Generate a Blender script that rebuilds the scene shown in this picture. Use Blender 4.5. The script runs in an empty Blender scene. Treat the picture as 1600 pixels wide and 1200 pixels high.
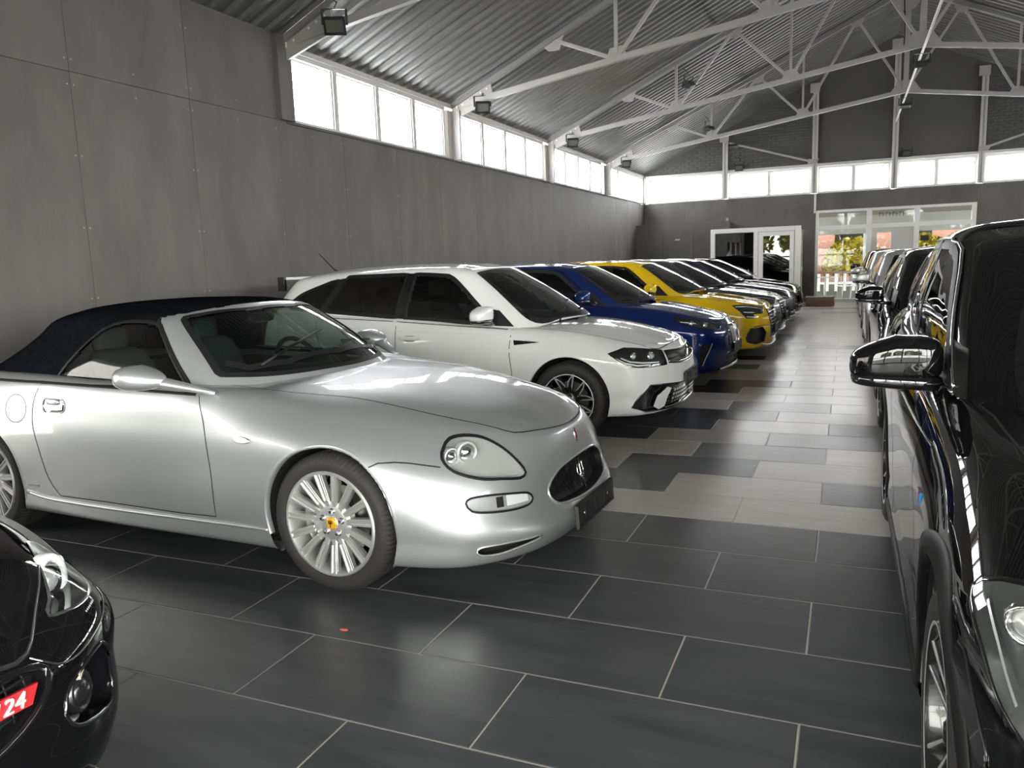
import bpy, bmesh, math, random
import numpy as np
from mathutils import Vector, Matrix
from mathutils.bvhtree import BVHTree
from mathutils.geometry import delaunay_2d_cdt

random.seed(7)
SC = bpy.context.scene
COL = SC.collection
R = math.radians

# ------------------------------------------------------------------ camera
cam_data = bpy.data.cameras.new('camera')
cam = bpy.data.objects.new('camera', cam_data)
COL.objects.link(cam)
SC.camera = cam
cam_data.sensor_fit = 'HORIZONTAL'
cam_data.sensor_width = 36.0
cam_data.lens = 1222.28 / 1600 * 36.0
cam_data.clip_start = 0.05
cam_data.clip_end = 400
YAW, PITCH, ROLL, CAM_H = R(23.22986), R(8.80497), R(-2.04197), 1.45015
_f = Vector((-math.sin(YAW) * math.cos(PITCH), math.cos(YAW) * math.cos(PITCH), -math.sin(PITCH)))
_r0 = Vector((math.cos(YAW), math.sin(YAW), 0))
_u0 = _r0.cross(_f)
_r = _r0 * math.cos(ROLL) + _u0 * math.sin(ROLL)
_u = _u0 * math.cos(ROLL) - _r0 * math.sin(ROLL)
_m = Matrix((_r, _u, -_f)).transposed().to_4x4()
_m.translation = Vector((0, 0, CAM_H))
cam.matrix_world = _m

# ------------------------------------------------------------------ world, light, exposure
SC.view_settings.view_transform = 'Standard'
SC.view_settings.look = 'None'
SC.view_settings.gamma = 1
SC.view_settings.use_curve_mapping = False
SC.view_settings.exposure = EXPOSURE = 4.36
world = bpy.data.worlds.new('overcast_sky')
SC.world = world
world.use_nodes = True
bg = world.node_tree.nodes['Background']
bg.inputs['Color'].default_value = (1.0, 0.975, 0.945, 1)
bg.inputs['Strength'].default_value = 1.6
SC.cycles.use_denoising = True
SC.cycles.max_bounces = 9
SC.cycles.diffuse_bounces = 5
SC.cycles.glossy_bounces = 4
SC.cycles.transmission_bounces = 6
SC.cycles.transparent_max_bounces = 24
SC.cycles.caustics_reflective = False
SC.cycles.caustics_refractive = False
SC.cycles.sample_clamp_indirect = 6
SC.cycles.blur_glossy = 0.5

XL, XR, YF, YB = -5.85, 8.05, -5.4, 24.6       # hall
SILL, EAVE, RIDGE, XC = 3.10, 3.93, 7.15, 1.10
def roof_z(x):
    return RIDGE - abs(x - XC) * (RIDGE - 4.0) / (XC - XL)

def portal(loc, rot, sx, sy):
    l = bpy.data.lights.new('daylight_portal', 'AREA')
    l.shape = 'RECTANGLE'
    l.size, l.size_y = sx, sy
    l.cycles.is_portal = True
    o = bpy.data.objects.new('daylight_portal', l)
    o.location, o.rotation_euler = loc, rot
    COL.objects.link(o)
portal((XL - .25, (7.4 + YB) / 2, (SILL + EAVE) / 2), (0, R(-90), 0), EAVE - SILL, YB - 7.4)
portal((XR + .25, (YF + YB) / 2, (SILL + EAVE) / 2), (0, R(90), 0), EAVE - SILL, YB - YF)
portal(((XL + XR) / 2, YB + .25, (SILL + EAVE) / 2), (R(-90), 0, 0), XR - XL, EAVE - SILL)
portal((1.16, YB + .25, 1.3), (R(-90), 0, 0), 4.0, 2.6)
portal((1.1, YF - .25, 1.95), (R(90), 0, 0), 12.4, 3.9)
portal((XR + .3, -1.0, 1.65), (0, R(90), 0), 2.7, 8.2)
portal((XL - .3, -1.2, 1.2), (0, R(-90), 0), 1.9, 6.4)

# ------------------------------------------------------------------ tagging
def tag(o, label=None, cat=None, group=None, kind=None):
    if label: o['label'] = label
    if cat: o['category'] = cat
    if group: o['group'] = group
    if kind: o['kind'] = kind
    return o

def link(name, me, mat=None, parent=None):
    o = bpy.data.objects.new(name, me)
    COL.objects.link(o)
    if mat is not None and me is not None and not me.materials:
        me.materials.append(MAT[mat] if isinstance(mat, str) else mat)
    if parent is not None:
        o.parent = parent
    return o

def empty(name, loc=(0, 0, 0), rz=0, parent=None):
    o = bpy.data.objects.new(name, None)
    o.empty_display_size = .1
    o.location = loc
    o.rotation_euler = (0, 0, rz)
    COL.objects.link(o)
    if parent: o.parent = parent
    return o

# ------------------------------------------------------------------ mesh helpers
class MB:
    """collects vertices and faces of one mesh"""
    def __init__(s):
        s.v, s.f = [], []
    def add(s, vs, fs):
        n = len(s.v)
        s.v.extend([tuple(v) for v in vs])
        s.f.extend([tuple(i + n for i in f) for f in fs])
        return s
    def box(s, a, b):
        x0, y0, z0 = a
        x1, y1, z1 = b
        return s.add([(x0, y0, z0), (x1, y0, z0), (x1, y1, z0), (x0, y1, z0), (x0, y0, z1), (x1, y0, z1), (x1, y1, z1), (x0, y1, z1)],
                     [(0, 3, 2, 1), (4, 5, 6, 7), (0, 1, 5, 4), (1, 2, 6, 5), (2, 3, 7, 6), (3, 0, 4, 7)])
    def bar(s, p, q, w, h, up=(0, 0, 1)):
        p, q, up = Vector(p), Vector(q), Vector(up)
        d = (q - p).normalized()
        if abs(d.dot(up)) > .98: up = Vector((1, 0, 0)) if abs(d.x) < .9 else Vector((0, 1, 0))
        a = d.cross(up).normalized() * (w / 2)
        b = a.cross(d).normalized() * (h / 2)
        vs = [c + i * a + j * b for c in (p, q) for i, j in ((-1, -1), (1, -1), (1, 1), (-1, 1))]
        return s.add(vs, [(3, 2, 1, 0), (4, 5, 6, 7), (0, 1, 5, 4), (1, 2, 6, 5), (2, 3, 7, 6), (3, 0, 4, 7)])
    def tube(s, pts, r, n=8, closed=False, cap=True, flat=1.0, up=(0, 0, 1)):
        pts = [Vector(p) for p in pts]
        m = len(pts)
        rs = r if isinstance(r, (list, tuple)) else [r] * m
        rings = []
        for i, p in enumerate(pts):
            a = pts[(i - 1) % m] if (closed or i > 0) else p
            b = pts[(i + 1) % m] if (closed or i < m - 1) else p
            d = (b - a).normalized()
            u = Vector(up)
            if abs(d.dot(u)) > .95: u = Vector((1, 0, 0)) if abs(d.x) < .9 else Vector((0, 1, 0))
            e1 = d.cross(u).normalized()
            e2 = e1.cross(d).normalized()
            rings.append([p + rs[i] * (math.cos(2 * math.pi * k / n) * e1 + flat * math.sin(2 * math.pi * k / n) * e2) for k in range(n)])
        vs = [v for r_ in rings for v in r_]
        fs = []
        for i in range(m if closed else m - 1):
            j = (i + 1) % m
            for k in range(n):
                l = (k + 1) % n
                fs.append((i * n + k, i * n + l, j * n + l, j * n + k))
        if cap and not closed:
            fs.append(tuple(range(n - 1, -1, -1)))
            fs.append(tuple((m - 1) * n + k for k in range(n)))
        return s.add(vs, fs)
    def lathe(s, prof, n=32, axis='y', c=(0, 0, 0), a0=0., a1=2 * math.pi):
        """prof: list of (radius, along-axis)"""
        full = abs(a1 - a0 - 2 * math.pi) < 1e-6
        m = n if full else n + 1
        vs = []
        for r, t in prof:
            for k in range(m):
                a = a0 + (a1 - a0) * k / n
                p, q = r * math.cos(a), r * math.sin(a)
                vs.append({'y': (c[0] + p, c[1] + t, c[2] + q), 'x': (c[0] + t, c[1] + p, c[2] + q), 'z': (c[0] + p, c[1] + q, c[2] + t)}[axis])
        fs = []
        for i in range(len(prof) - 1):
            for k in range(n):
                l = (k + 1) % m
                fs.append((i * m + k, i * m + l, (i + 1) * m + l, (i + 1) * m + k))
        return s.add(vs, fs)
    def prism(s, poly, y0, y1, plane='xz'):
        def pt(a, b, c):
            return {'xz': (a, c, b), 'yz': (c, a, b), 'xy': (a, b, c)}[plane]
        n = len(poly)
        vs = [pt(a, b, y0) for a, b in poly] + [pt(a, b, y1) for a, b in poly]
        return s.add(vs, [tuple(range(n - 1, -1, -1)), tuple(range(n, 2 * n))] + [(i, (i + 1) % n, n + (i + 1) % n, n + i) for i in range(n)])
    def mesh(s, name, smooth=False, bevel=0, fix=True, angle=None):
        me = bpy.data.meshes.new(name)
        me.from_pydata(s.v, [], s.f)
        if fix or bevel:
            bm = bmesh.new()
            bm.from_mesh(me)
            if bevel:
                bmesh.ops.bevel(bm, geom=[e for e in bm.edges], offset=bevel, segments=2, affect='EDGES', clamp_overlap=True)
            if fix: bmesh.ops.recalc_face_normals(bm, faces=bm.faces[:])
            bm.to_mesh(me)
            bm.free()
        if smooth:
            me.polygons.foreach_set('use_smooth', [True] * len(me.polygons))
            if angle: me.set_sharp_from_angle(angle=R(angle))
        return me
    def build(s, name, mat, parent=None, **k):
        return link(name, s.mesh(name, **k), mat, parent)

# ------------------------------------------------------------------ materials
MAT = {}
def new_mat(name):
    m = bpy.data.materials.new(name)
    m.use_nodes = True
    MAT[name] = m
    nt = m.node_tree
    return m, nt, nt.nodes['Principled BSDF']
def N(nt, kind, **kw):
    n = nt.nodes.new(kind)
    for k, v in kw.items():
        if k.startswith('i_'):
            key = k[2:].replace('_', ' ')
            n.inputs[key].default_value = v
        else:
            setattr(n, k, v)
    return n
def simple(name, col, rough=.5, metal=0., coat=0., coat_rough=.03, spec=.5, emit=None):
    m, nt, b = new_mat(name)
    b.inputs['Base Color'].default_value = (*col, 1)
    b.inputs['Roughness'].default_value = rough
    b.inputs['Metallic'].default_value = metal
    b.inputs['Coat Weight'].default_value = coat
    b.inputs['Coat Roughness'].default_value = coat_rough
    b.inputs['Specular IOR Level'].default_value = spec
    return m
def noisy(name, c0, c1, scale=4., rough=(.4, .6), stretch=(1, 1, 1), detail=6, bump=0., metal=0., bscale=None, coords='Object', island=0.):
    m, nt, b = new_mat(name)
    tc = N(nt, 'ShaderNodeTexCoord')
    mp = N(nt, 'ShaderNodeMapping')
    mp.inputs['Scale'].default_value = stretch
    nt.links.new(tc.outputs[coords], mp.inputs['Vector'])
    vec = mp.outputs['Vector']
    oi = N(nt, 'ShaderNodeObjectInfo')
    add = N(nt, 'ShaderNodeVectorMath', operation='MULTIPLY_ADD')
    nt.links.new(oi.outputs['Random'], add.inputs[0])
    add.inputs[1].default_value = (37, 17, 51)
    nt.links.new(vec, add.inputs[2])
    vec = add.outputs[0]
    no = N(nt, 'ShaderNodeTexNoise')
    no.inputs['Scale'].default_value = scale
    no.inputs['Detail'].default_value = detail
    no.inputs['Roughness'].default_value = .62
    nt.links.new(vec, no.inputs['Vector'])
    cr = N(nt, 'ShaderNodeValToRGB')
    cr.color_ramp.elements[0].position = .32
    cr.color_ramp.elements[1].position = .68
    cr.color_ramp.elements[0].color = (*c0, 1)
    cr.color_ramp.elements[1].color = (*c1, 1)
    nt.links.new(no.outputs['Fac'], cr.inputs['Fac'])
    out = cr.outputs['Color']
    if island:
        hs = N(nt, 'ShaderNodeHueSaturation')
        mr = N(nt, 'ShaderNodeMapRange')
        mr.inputs['To Min'].default_value = 1 - island
        mr.inputs['To Max'].default_value = 1 + island
        nt.links.new(oi.outputs['Random'], mr.inputs['Value'])
        nt.links.new(mr.outputs[0], hs.inputs['Value'])
        nt.links.new(out, hs.inputs['Color'])
        out = hs.outputs['Color']
    nt.links.new(out, b.inputs['Base Color'])
    mr2 = N(nt, 'ShaderNodeMapRange')
    mr2.inputs['To Min'].default_value, mr2.inputs['To Max'].default_value = rough
    nt.links.new(no.outputs['Fac'], mr2.inputs['Value'])
    nt.links.new(mr2.outputs[0], b.inputs['Roughness'])
    b.inputs['Metallic'].default_value = metal
    if bump:
        n2 = N(nt, 'ShaderNodeTexNoise')
        n2.inputs['Scale'].default_value = bscale or scale * 6
        n2.inputs['Detail'].default_value = 5
        nt.links.new(vec, n2.inputs['Vector'])
        bp = N(nt, 'ShaderNodeBump')
        bp.inputs['Strength'].default_value = bump
        bp.inputs['Distance'].default_value = .01
        nt.links.new(n2.outputs['Fac'], bp.inputs['Height'])
        nt.links.new(bp.outputs[0], b.inputs['Normal'])
    return m
def pane(name, tint, gloss_rough=0., ior=1.5, frost=0., frost_col=(.9, .95, 1)):
    """thin sheet: fresnel mirror over a tinted see-through layer, optionally frosted"""
    m, nt, b = new_mat(name)
    nt.nodes.remove(b)
    out = nt.nodes['Material Output']
    tr = N(nt, 'ShaderNodeBsdfTransparent')
    tr.inputs['Color'].default_value = (*tint, 1)
    base = tr.outputs[0]
    if frost:
        tl = N(nt, 'ShaderNodeBsdfTranslucent')
        tl.inputs['Color'].default_value = (*frost_col, 1)
        mx = N(nt, 'ShaderNodeMixShader')
        mx.inputs[0].default_value = frost
        nt.links.new(base, mx.inputs[1])
        nt.links.new(tl.outputs[0], mx.inputs[2])
        base = mx.outputs[0]
    gl = N(nt, 'ShaderNodeBsdfGlossy')
    gl.inputs['Roughness'].default_value = gloss_rough
    gl.inputs['Color'].default_value = (1, 1, 1, 1)
    fr = N(nt, 'ShaderNodeFresnel')
    fr.inputs['IOR'].default_value = ior
    geo = N(nt, 'ShaderNodeNewGeometry')
    # the fresnel of the outer face on both sides of a thin sheet
    mx = N(nt, 'ShaderNodeMixShader')
    lw = N(nt, 'ShaderNodeLayerWeight')
    lw.inputs['Blend'].default_value = .5
    pw = N(nt, 'ShaderNodeMath', operation='POWER')
    nt.links.new(lw.outputs['Facing'], pw.inputs[0])
    pw.inputs[1].default_value = 4.2
    ma = N(nt, 'ShaderNodeMath', operation='MULTIPLY_ADD')
    nt.links.new(pw.outputs[0], ma.inputs[0])
    f0 = ((ior - 1) / (ior + 1)) ** 2 * 1.6
    ma.inputs[1].default_value = 1 - f0
    ma.inputs[2].default_value = f0
    nt.links.new(ma.outputs[0], mx.inputs[0])
    nt.links.new(base, mx.inputs[1])
    nt.links.new(gl.outputs[0], mx.inputs[2])
    nt.links.new(mx.outputs[0], out.inputs['Surface'])
    nt.nodes.remove(fr)
    nt.nodes.remove(geo)
    return m

noisy('tile_dark', (.060, .063, .067), (.098, .101, .106), 1.6, (.25, .36), (1.2, 7, 1), 8, .025, island=.10)
noisy('tile_light', (.50, .46, .425), (.60, .557, .52), 2.2, (.26, .33), (1.2, 9, 1), 8, .02, island=.07)
noisy('tile_grey', (.15, .15, .155), (.21, .21, .215), 2.2, (.26, .33), (1.2, 9, 1), 8, .02, island=.08)
simple('grout', (.55, .51, .44), .9)
noisy('panel', (.076, .071, .067), (.126, .118, .111), 1.3, (.55, .75), (1, 1.6, .55), 10, .12, bscale=60, island=.03)
noisy('panel_dark', (.07, .068, .066), (.095, .092, .09), 1.1, (.6, .8), (1, 1, .5), 9, .1)
noisy('gable_plaster', (.078, .076, .072), (.098, .094, .09), .8, (.7, .9), (1, 1, 1), 6, .05)
noisy('gable_brick', (.075, .074, .072), (.105, .103, .10), 6, (.7, .9), (1, 1, 2), 6, .15)
noisy('roof_sheet', (.15, .15, .146), (.205, .205, .20), 2, (.32, .46), (.4, 3, 1), 6, .0, metal=.45)
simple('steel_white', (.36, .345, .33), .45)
simple('steel_shaded', (.20, .195, .19), .5)  # truss steel darkened for the rafters, shade under the roof painted in
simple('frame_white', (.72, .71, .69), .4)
simple('frame_dim', (.50, .49, .47), .45)
simple('black_plastic', (.009, .009, .0095), .5, spec=.3)
simple('black_gloss', (.006, .006, .007), .06, coat=1)
simple('black_matte', (.008, .008, .008), .9)
simple('screw', (.3, .3, .3), .4, .8)
pane('frosted_pane', (1, 1, 1), .02, 1.45, .45)
pane('clear_pane', (.93, .96, .95), 0., 1.5)
pane('facade_pane', (.93, .96, .95), 0., 1.2)
pane('gate_pane', (.82, .83, .82), 0., 1.5)
pane('dimmed_pane', (.47, .47, .46), 0., 1.5)  # tint dims the daylight through the added left glazing
pane('booth_pane', (.30, .32, .33), 0., 1.5)
simple('cardboard', (.16, .085, .05), .75)
simple('lamp_glass', (.10, .10, .085), .2)
simple('lamp_housing', (.016, .022, .02), .4)
noisy('brick_red', (.17, .075, .05), (.26, .13, .10), 8, (.8, .9), (1, 1, 3))
noisy('hedge_leaf', (.30, .25, .012), (.50, .40, .02), 9, (.6, .8))
noisy('hedge_green', (.12, .15, .02), (.26, .25, .03), 7, (.6, .8))
noisy('asphalt', (.13, .13, .13), (.18, .18, .175), 5, (.8, .95))
simple('red_paint', (.55, .05, .045), .4)
simple('sign_white', (.8, .8, .8), .5)
simple('blind', (.34, .34, .32), .7)
simple('orange_crumb', (.5, .13, .06), .8)
# ================================================================== the hall
# ------------------------------------------------------------------ floor
floor = MB().box((XL - .2, YF - .2, -.12), (XR + .2, YB + .2, -.0013)).build('floor', 'grout')
tag(floor, 'dark slate and pale wood-look floor tiles laid in rows', None, None, 'structure')
TW, TL, GAP = .465, .9154, .006
def tile_colour(j, x0):
    """x0 = left end of the tile, j = row counted from the last all-dark rows"""
    xc = x0 + TL / 2
    if j < 2: return 'tile_dark'
    rnd = random.Random(j * 131 + int(round(x0 * 10)) * 7).random()
    fixed = {2: [(-9, 9, 'tile_light')],
             3: [(-9, -1.2, 'tile_dark'), (-1.2, -.3, 'tile_light'), (-.3, 2, 'tile_grey')],
             4: [(-9, -1.6, 'tile_light'), (-1.6, -.7, 'tile_dark'), (-.7, 2, 'tile_light')],
             5: [(-2.2, -1.2, 'tile_light'), (-1.2, -.3, 'tile_grey'), (-.3, 2, 'tile_light')],
             6: [(-4, -1.6, 'tile_dark'), (-1.6, -.7, 'tile_light'), (-.7, .4, 'tile_grey')],
             7: [(-4, -1.2, 'tile_dark'), (-1.2, -.3, 'tile_light'), (-.3, .8, 'tile_grey')],
             8: [(-3, -.7, 'tile_dark'), (-.7, 2, 'tile_light')],
             9: [(-2.4, -1.2, 'tile_light'), (-1.2, -.3, 'tile_grey'), (-.3, 2, 'tile_light')],
             10: [(-2.6, 2, 'tile_light')],
             11: [(-4, -1.2, 'tile_dark'), (-1.2, 2, 'tile_light')],
             12: [(-4, -1.6, 'tile_light'), (-1.6, -.7, 'tile_dark'), (-.7, 2, 'tile_light')],
             13: [(-4, -1.2, 'tile_light'), (-1.2, 2, 'tile_light')],
             15: [(-4, -1.2, 'tile_dark'), (-1.2, 2, 'tile_light')]}.get(j, [])
    for a, b, c in fixed:
        if a < xc < b: return c
    if -1.15 < xc < .6: return 'tile_light' if rnd > .12 else 'tile_grey'
    return 'tile_dark' if rnd < .45 else ('tile_grey' if rnd < .6 else 'tile_light')
tiles = []
mi = cam.matrix_world.inverted()
def to_px(p):
    q = mi @ Vector(p)
    if q.z > -.2: return None
    return 800 + 1222.28 * q.x / -q.z, 600 - 1222.28 * q.y / -q.z
for j in range(-19, 46):
    y0 = 3.327 + TW * j
    off = -2.368 if j % 2 == 0 else -1.929
    for i in range(-4, 12):
        x0 = off + TL * i
        a, b = max(x0, XL + .001), min(x0 + TL, XR - .001)
        if b - a < .03: continue
        px = [to_px(p) for p in ((a, y0, 0), (b, y0, 0), (b, y0 + TW, 0), (a, y0 + TW, 0))]
        area = 0
        if all(px):
            cx, cy = sum(p[0] for p in px) / 4, sum(p[1] for p in px) / 4
            if -150 < cx < 1500 and cy < 1330:
                area = abs(sum(px[k][0] * px[(k + 1) % 4][1] - px[(k + 1) % 4][0] * px[k][1] for k in range(4))) / 2
                # under the parked cars little of a tile shows
                if cx < 1120 and y0 > 4.0 and a < -2.4: area *= .05
                if a > .5: area *= .05
        tiles.append((area, j, a, b, y0))
tiles.sort(reverse=True)
tile_me = {}
def tile_geo(mb, a, b, y0):
    g, c = GAP / 2, .003
    x0, x1, q0, q1 = a + g, b - g, y0 + g, y0 + TW - g
    mb.add([(x0, q0, -.012), (x1, q0, -.012), (x1, q1, -.012), (x0, q1, -.012), (x0, q0, -.0012), (x1, q0, -.0012), (x1, q1, -.0012), (x0, q1, -.0012),
            (x0 + c, q0 + c, 0), (x1 - c, q0 + c, 0), (x1 - c, q1 - c, 0), (x0 + c, q1 - c, 0)],
           [(0, 1, 5, 4), (1, 2, 6, 5), (2, 3, 7, 6), (3, 0, 4, 7), (4, 5, 9, 8), (5, 6, 10, 9), (6, 7, 11, 10), (7, 4, 8, 11), (8, 9, 10, 11)])
rest = {}
for n, (area, j, a, b, y0) in enumerate(tiles):
    col = tile_colour(j, a if b - a > .9 else (b - TL if a < XL + .01 else a))
    if n < 300:
        key = (col, round(b - a, 3))
        if key not in tile_me:
            mb = MB()
            tile_geo(mb, 0, b - a, 0)
            tile_me[key] = mb.mesh('floor_tile', fix=False)
        o = link('floor_tile', tile_me[key], col, floor)
        o.location = (a, y0, 0)
    else:
        tile_geo(rest.setdefault(col, MB()), a, b, y0)
for col, mb in rest.items():
    tag(mb.build('floor_tiles', col, floor, fix=False), kind='stuff')

# ------------------------------------------------------------------ left wall
wall_l = MB().box((XL - .25, YF - .2, -.12), (XL - .02, -4.4, SILL - .02)).box((XL - .25, 2.0, -.12), (XL - .02, YB + .2, SILL - .02)).box((XL - .25, -4.4, -.12), (XL - .02, 2.0, .25)).box((XL - .25, -4.4, 2.15), (XL - .02, 2.0, SILL - .02)).box((XL - .25, YF - .2, SILL - .02), (XL - .02, 7.27, 4.3)).build('wall_left', 'panel_dark')
tag(wall_l, 'tall grey fibre cement panel wall along the left side', None, None, 'structure')
PJ = [7.27 + 1.272 * k for k in range(-10, 14)]
def wall_panel(x0, x1, y0, y1, z0, z1, parent, mat='panel', g=.0022):
    mb = MB()
    mb.box((x0, y0 + g, z0 + g), (x1, y1 - g, z1 - g))
    return mb.build('wall_panel', mat, parent, fix=False)
screws = MB()
for k in range(len(PJ) - 1):
    y0, y1 = PJ[k], min(PJ[k + 1], YB)
    if y1 - y0 < .05: continue
    near = y1 < 7.3
    xs = XL + .035 if near else XL
    if not (-4.5 < (y0 + y1) / 2 < 2.2): wall_panel(XL - .02, xs, y0, y1, 0, SILL, wall_l)
    if near: wall_panel(XL - .02, xs, y0, y1, SILL, 4.02, wall_l)
    if y0 < 2: continue
    for z in [.25, .75, 1.28, 1.86, 2.44, 3.0] + ([3.2, 3.75] if near else []):
        for yy in (y0 + .03, y1 - .03) + ((y0 + .64,) if z in (.25, 3.0, 3.2) else ()):
            screws.lathe([(0, .0016), (.006, .0014), (.008, 0)], 6, 'x', (xs, yy, z))
tag(screws.build('panel_screws', 'screw', wall_l, fix=False), kind='stuff')
MB().box((XL - .02, 7.44, SILL - .015), (XL + .03, YB, SILL + .012)).build('sill_trim', 'panel_dark', wall_l)

# clerestory windows ------------------------------------------------------------
win_count = [0]
def strip_window(p0, p1, n, z0, z1, axis, depth=.14, fw=.05, mat='frame_dim', mull=.085, label=None):
    """row of n panes from p0 to p1 along an axis ('y' at fixed x or 'x' at fixed y)"""
    win_count[0] += 1
    root = empty('window_%d' % win_count[0], p0)
    tag(root, label or 'row of frosted clerestory panes in a pale metal frame', None, None, 'structure')
    L = (p1[1] - p0[1]) if axis == 'y' else (p1[0] - p0[0])
    def bx(a, b, za, zb, d0, d1, mb):
        if axis == 'y': mb.box((d0, a, za), (d1, b, zb))
        else: mb.box((a, d0, za), (b, d1, zb))
        return mb
    fr = MB()
    bx(0, L, 0, fw, -depth / 2, depth / 2, fr)
    bx(0, L, z1 - z0 - fw, z1 - z0, -depth / 2, depth / 2, fr)
    bx(0, fw, fw, z1 - z0 - fw, -depth / 2, depth / 2, fr)
    bx(L - fw, L, fw, z1 - z0 - fw, -depth / 2, depth / 2, fr)
    fr.build('window_frame', mat, root)
    w = L / n
    for k in range(1, n):
        m = MB()
        bx(k * w - mull / 2, k * w + mull / 2, fw, z1 - z0 - fw, -depth / 2, depth / 2, m)
        m.build('mullion', mat, root)
    for k in range(n):
        a, b = k * w + (mull / 2 if k else fw), (k + 1) * w - (mull / 2 if k < n - 1 else fw)
        s = MB()
        for q in ((a, a + .022), (b - .022, b)):
            bx(q[0], q[1], fw, z1 - z0 - fw, -.02, .05 if axis == 'y' else .02, s)
        bx(a, b, fw, fw + .016, -.02, .02, s)
        bx(a, b, z1 - z0 - fw - .016, z1 - z0 - fw, -.02, .02, s)
        s.build('sash', mat, root, fix=False)
        m = MB()
        bx(a + .01, b - .01, fw + .01, z1 - z0 - fw - .01, -.003, .003, m)
        m.build('pane', 'frosted_pane', root)
    return root
COLS = [7.44, 11.58, 15.96, 20.28]
for k, (a, b) in enumerate([(7.5, 11.36), (11.78, 15.72), (16.18, 19.96), (20.6, 24.5)]):
    strip_window((XL - .08, a, SILL), (XL - .08, b, EAVE - .06), 4, 0 + SILL, EAVE - .04, 'y',
                 label='%s bay of frosted clerestory panes above the left wall' % ['nearest', 'second', 'third', 'farthest'][k])
for k, (a, b) in enumerate([(YF, -1.15), (-.95, 3.15), (3.4, 7.4), (7.6, 11.4), (11.8, 15.75), (16.2, 20.0), (20.5, 24.4)]):
    strip_window((XR + .08, a, SILL), (XR + .08, b, EAVE), 4, SILL, EAVE - .04, 'y', label='frosted clerestory panes above the right wall')

# right and front walls, out of view but they close the hall
wr = MB().box((XR + .02, YF - .2, -.12), (XR + .25, -5.1, SILL)).box((XR + .02, 3.1, -.12), (XR + .25, YB + .2, SILL)).box((XR + .02, -5.1, -.12), (XR + .25, 3.1, .3)).box((XR + .02, -5.1, 3.0), (XR + .25, 3.1, SILL)).build('wall_right', 'panel')
win_count[0] += 1
added_glazing_r = empty('window_%d' % win_count[0], (XR + .1, -5.1, .3))  # glazing added out of view to let more daylight into the hall
tag(added_glazing_r, 'unseen glazed opening added in the right wall for more daylight', None, None, 'structure')
for k in range(5): MB().box((-.04, 2.05 * k - .04, 0), (.04, 2.05 * k + .04, 2.7)).build('mullion', 'frame_dim', added_glazing_r)
for k in range(4): MB().box((-.004, 2.05 * k + .04, 0), (.004, 2.05 * k + 2.01, 2.7)).build('pane', 'clear_pane', added_glazing_r)
tag(wr, 'grey panel wall along the right side', None, None, 'structure')
win_count[0] += 1
added_glazing_l = empty('window_%d' % win_count[0], (XL - .1, -4.4, .25))  # added unseen glazing, sized and tinted to brighten the silver flank
tag(added_glazing_l, 'unseen glazed opening added in the left wall to brighten the silver car', None, None, 'structure')
for k in range(4): MB().box((-.04, 2.13 * k - .04, 0), (.04, 2.13 * k + .04, 1.9)).build('mullion', 'frame_dim', added_glazing_l)
for k in range(3): MB().box((-.004, 2.13 * k + .04, 0), (.004, 2.13 * k + 2.09, 1.9)).build('pane', 'dimmed_pane', added_glazing_l)
wf = MB()
wf.box((XL - .25, YF - .22, -.12), (-5.1, YF - .02, 4.2)).box((7.3, YF - .22, -.12), (XR + .25, YF - .02, 4.2)).box((-5.1, YF - .22, 3.9), (7.3, YF - .02, 4.2))
wf.add([(XL - .25, YF - .2, 4.2), (XR + .25, YF - .2, 4.2), (XC, YF - .2, RIDGE + .2), (XL - .25, YF - .02, 4.2), (XR + .25, YF - .02, 4.2), (XC, YF - .02, RIDGE + .2)],
       [(0, 1, 2), (3, 5, 4), (0, 3, 4, 1), (1, 4, 5, 2), (2, 5, 3, 0)])
tag(wf.build('wall_front', 'panel'), 'front gable wall with a wide glazed opening', None, None, 'structure')
gate = empty('door_1', (1.1, YF - .12, 0))
tag(gate, 'wide glazed sliding gate in the front wall', None, None, 'structure')
for k in range(5):
    x0 = -6.2 + k * 2.48
    m = MB()
    for a, b in (((x0, -.04, 0), (x0 + .1, .04, 3.9)), ((x0 + 2.38, -.04, 0), (x0 + 2.48, .04, 3.9)), ((x0 + .1, -.04, 0), (x0 + 2.38, .04, .12)),
                 ((x0 + .1, -.04, 3.8), (x0 + 2.38, .04, 3.9)), ((x0 + .1, -.04, 1.2), (x0 + 2.38, .04, 1.28))):
        m.box(a, b)
    m.build('gate_leaf', 'frame_dim', gate)
    MB().box((x0 + .1, -.005, .12), (x0 + 2.38, .005, 3.8)).build('pane', 'gate_pane', gate)

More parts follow.
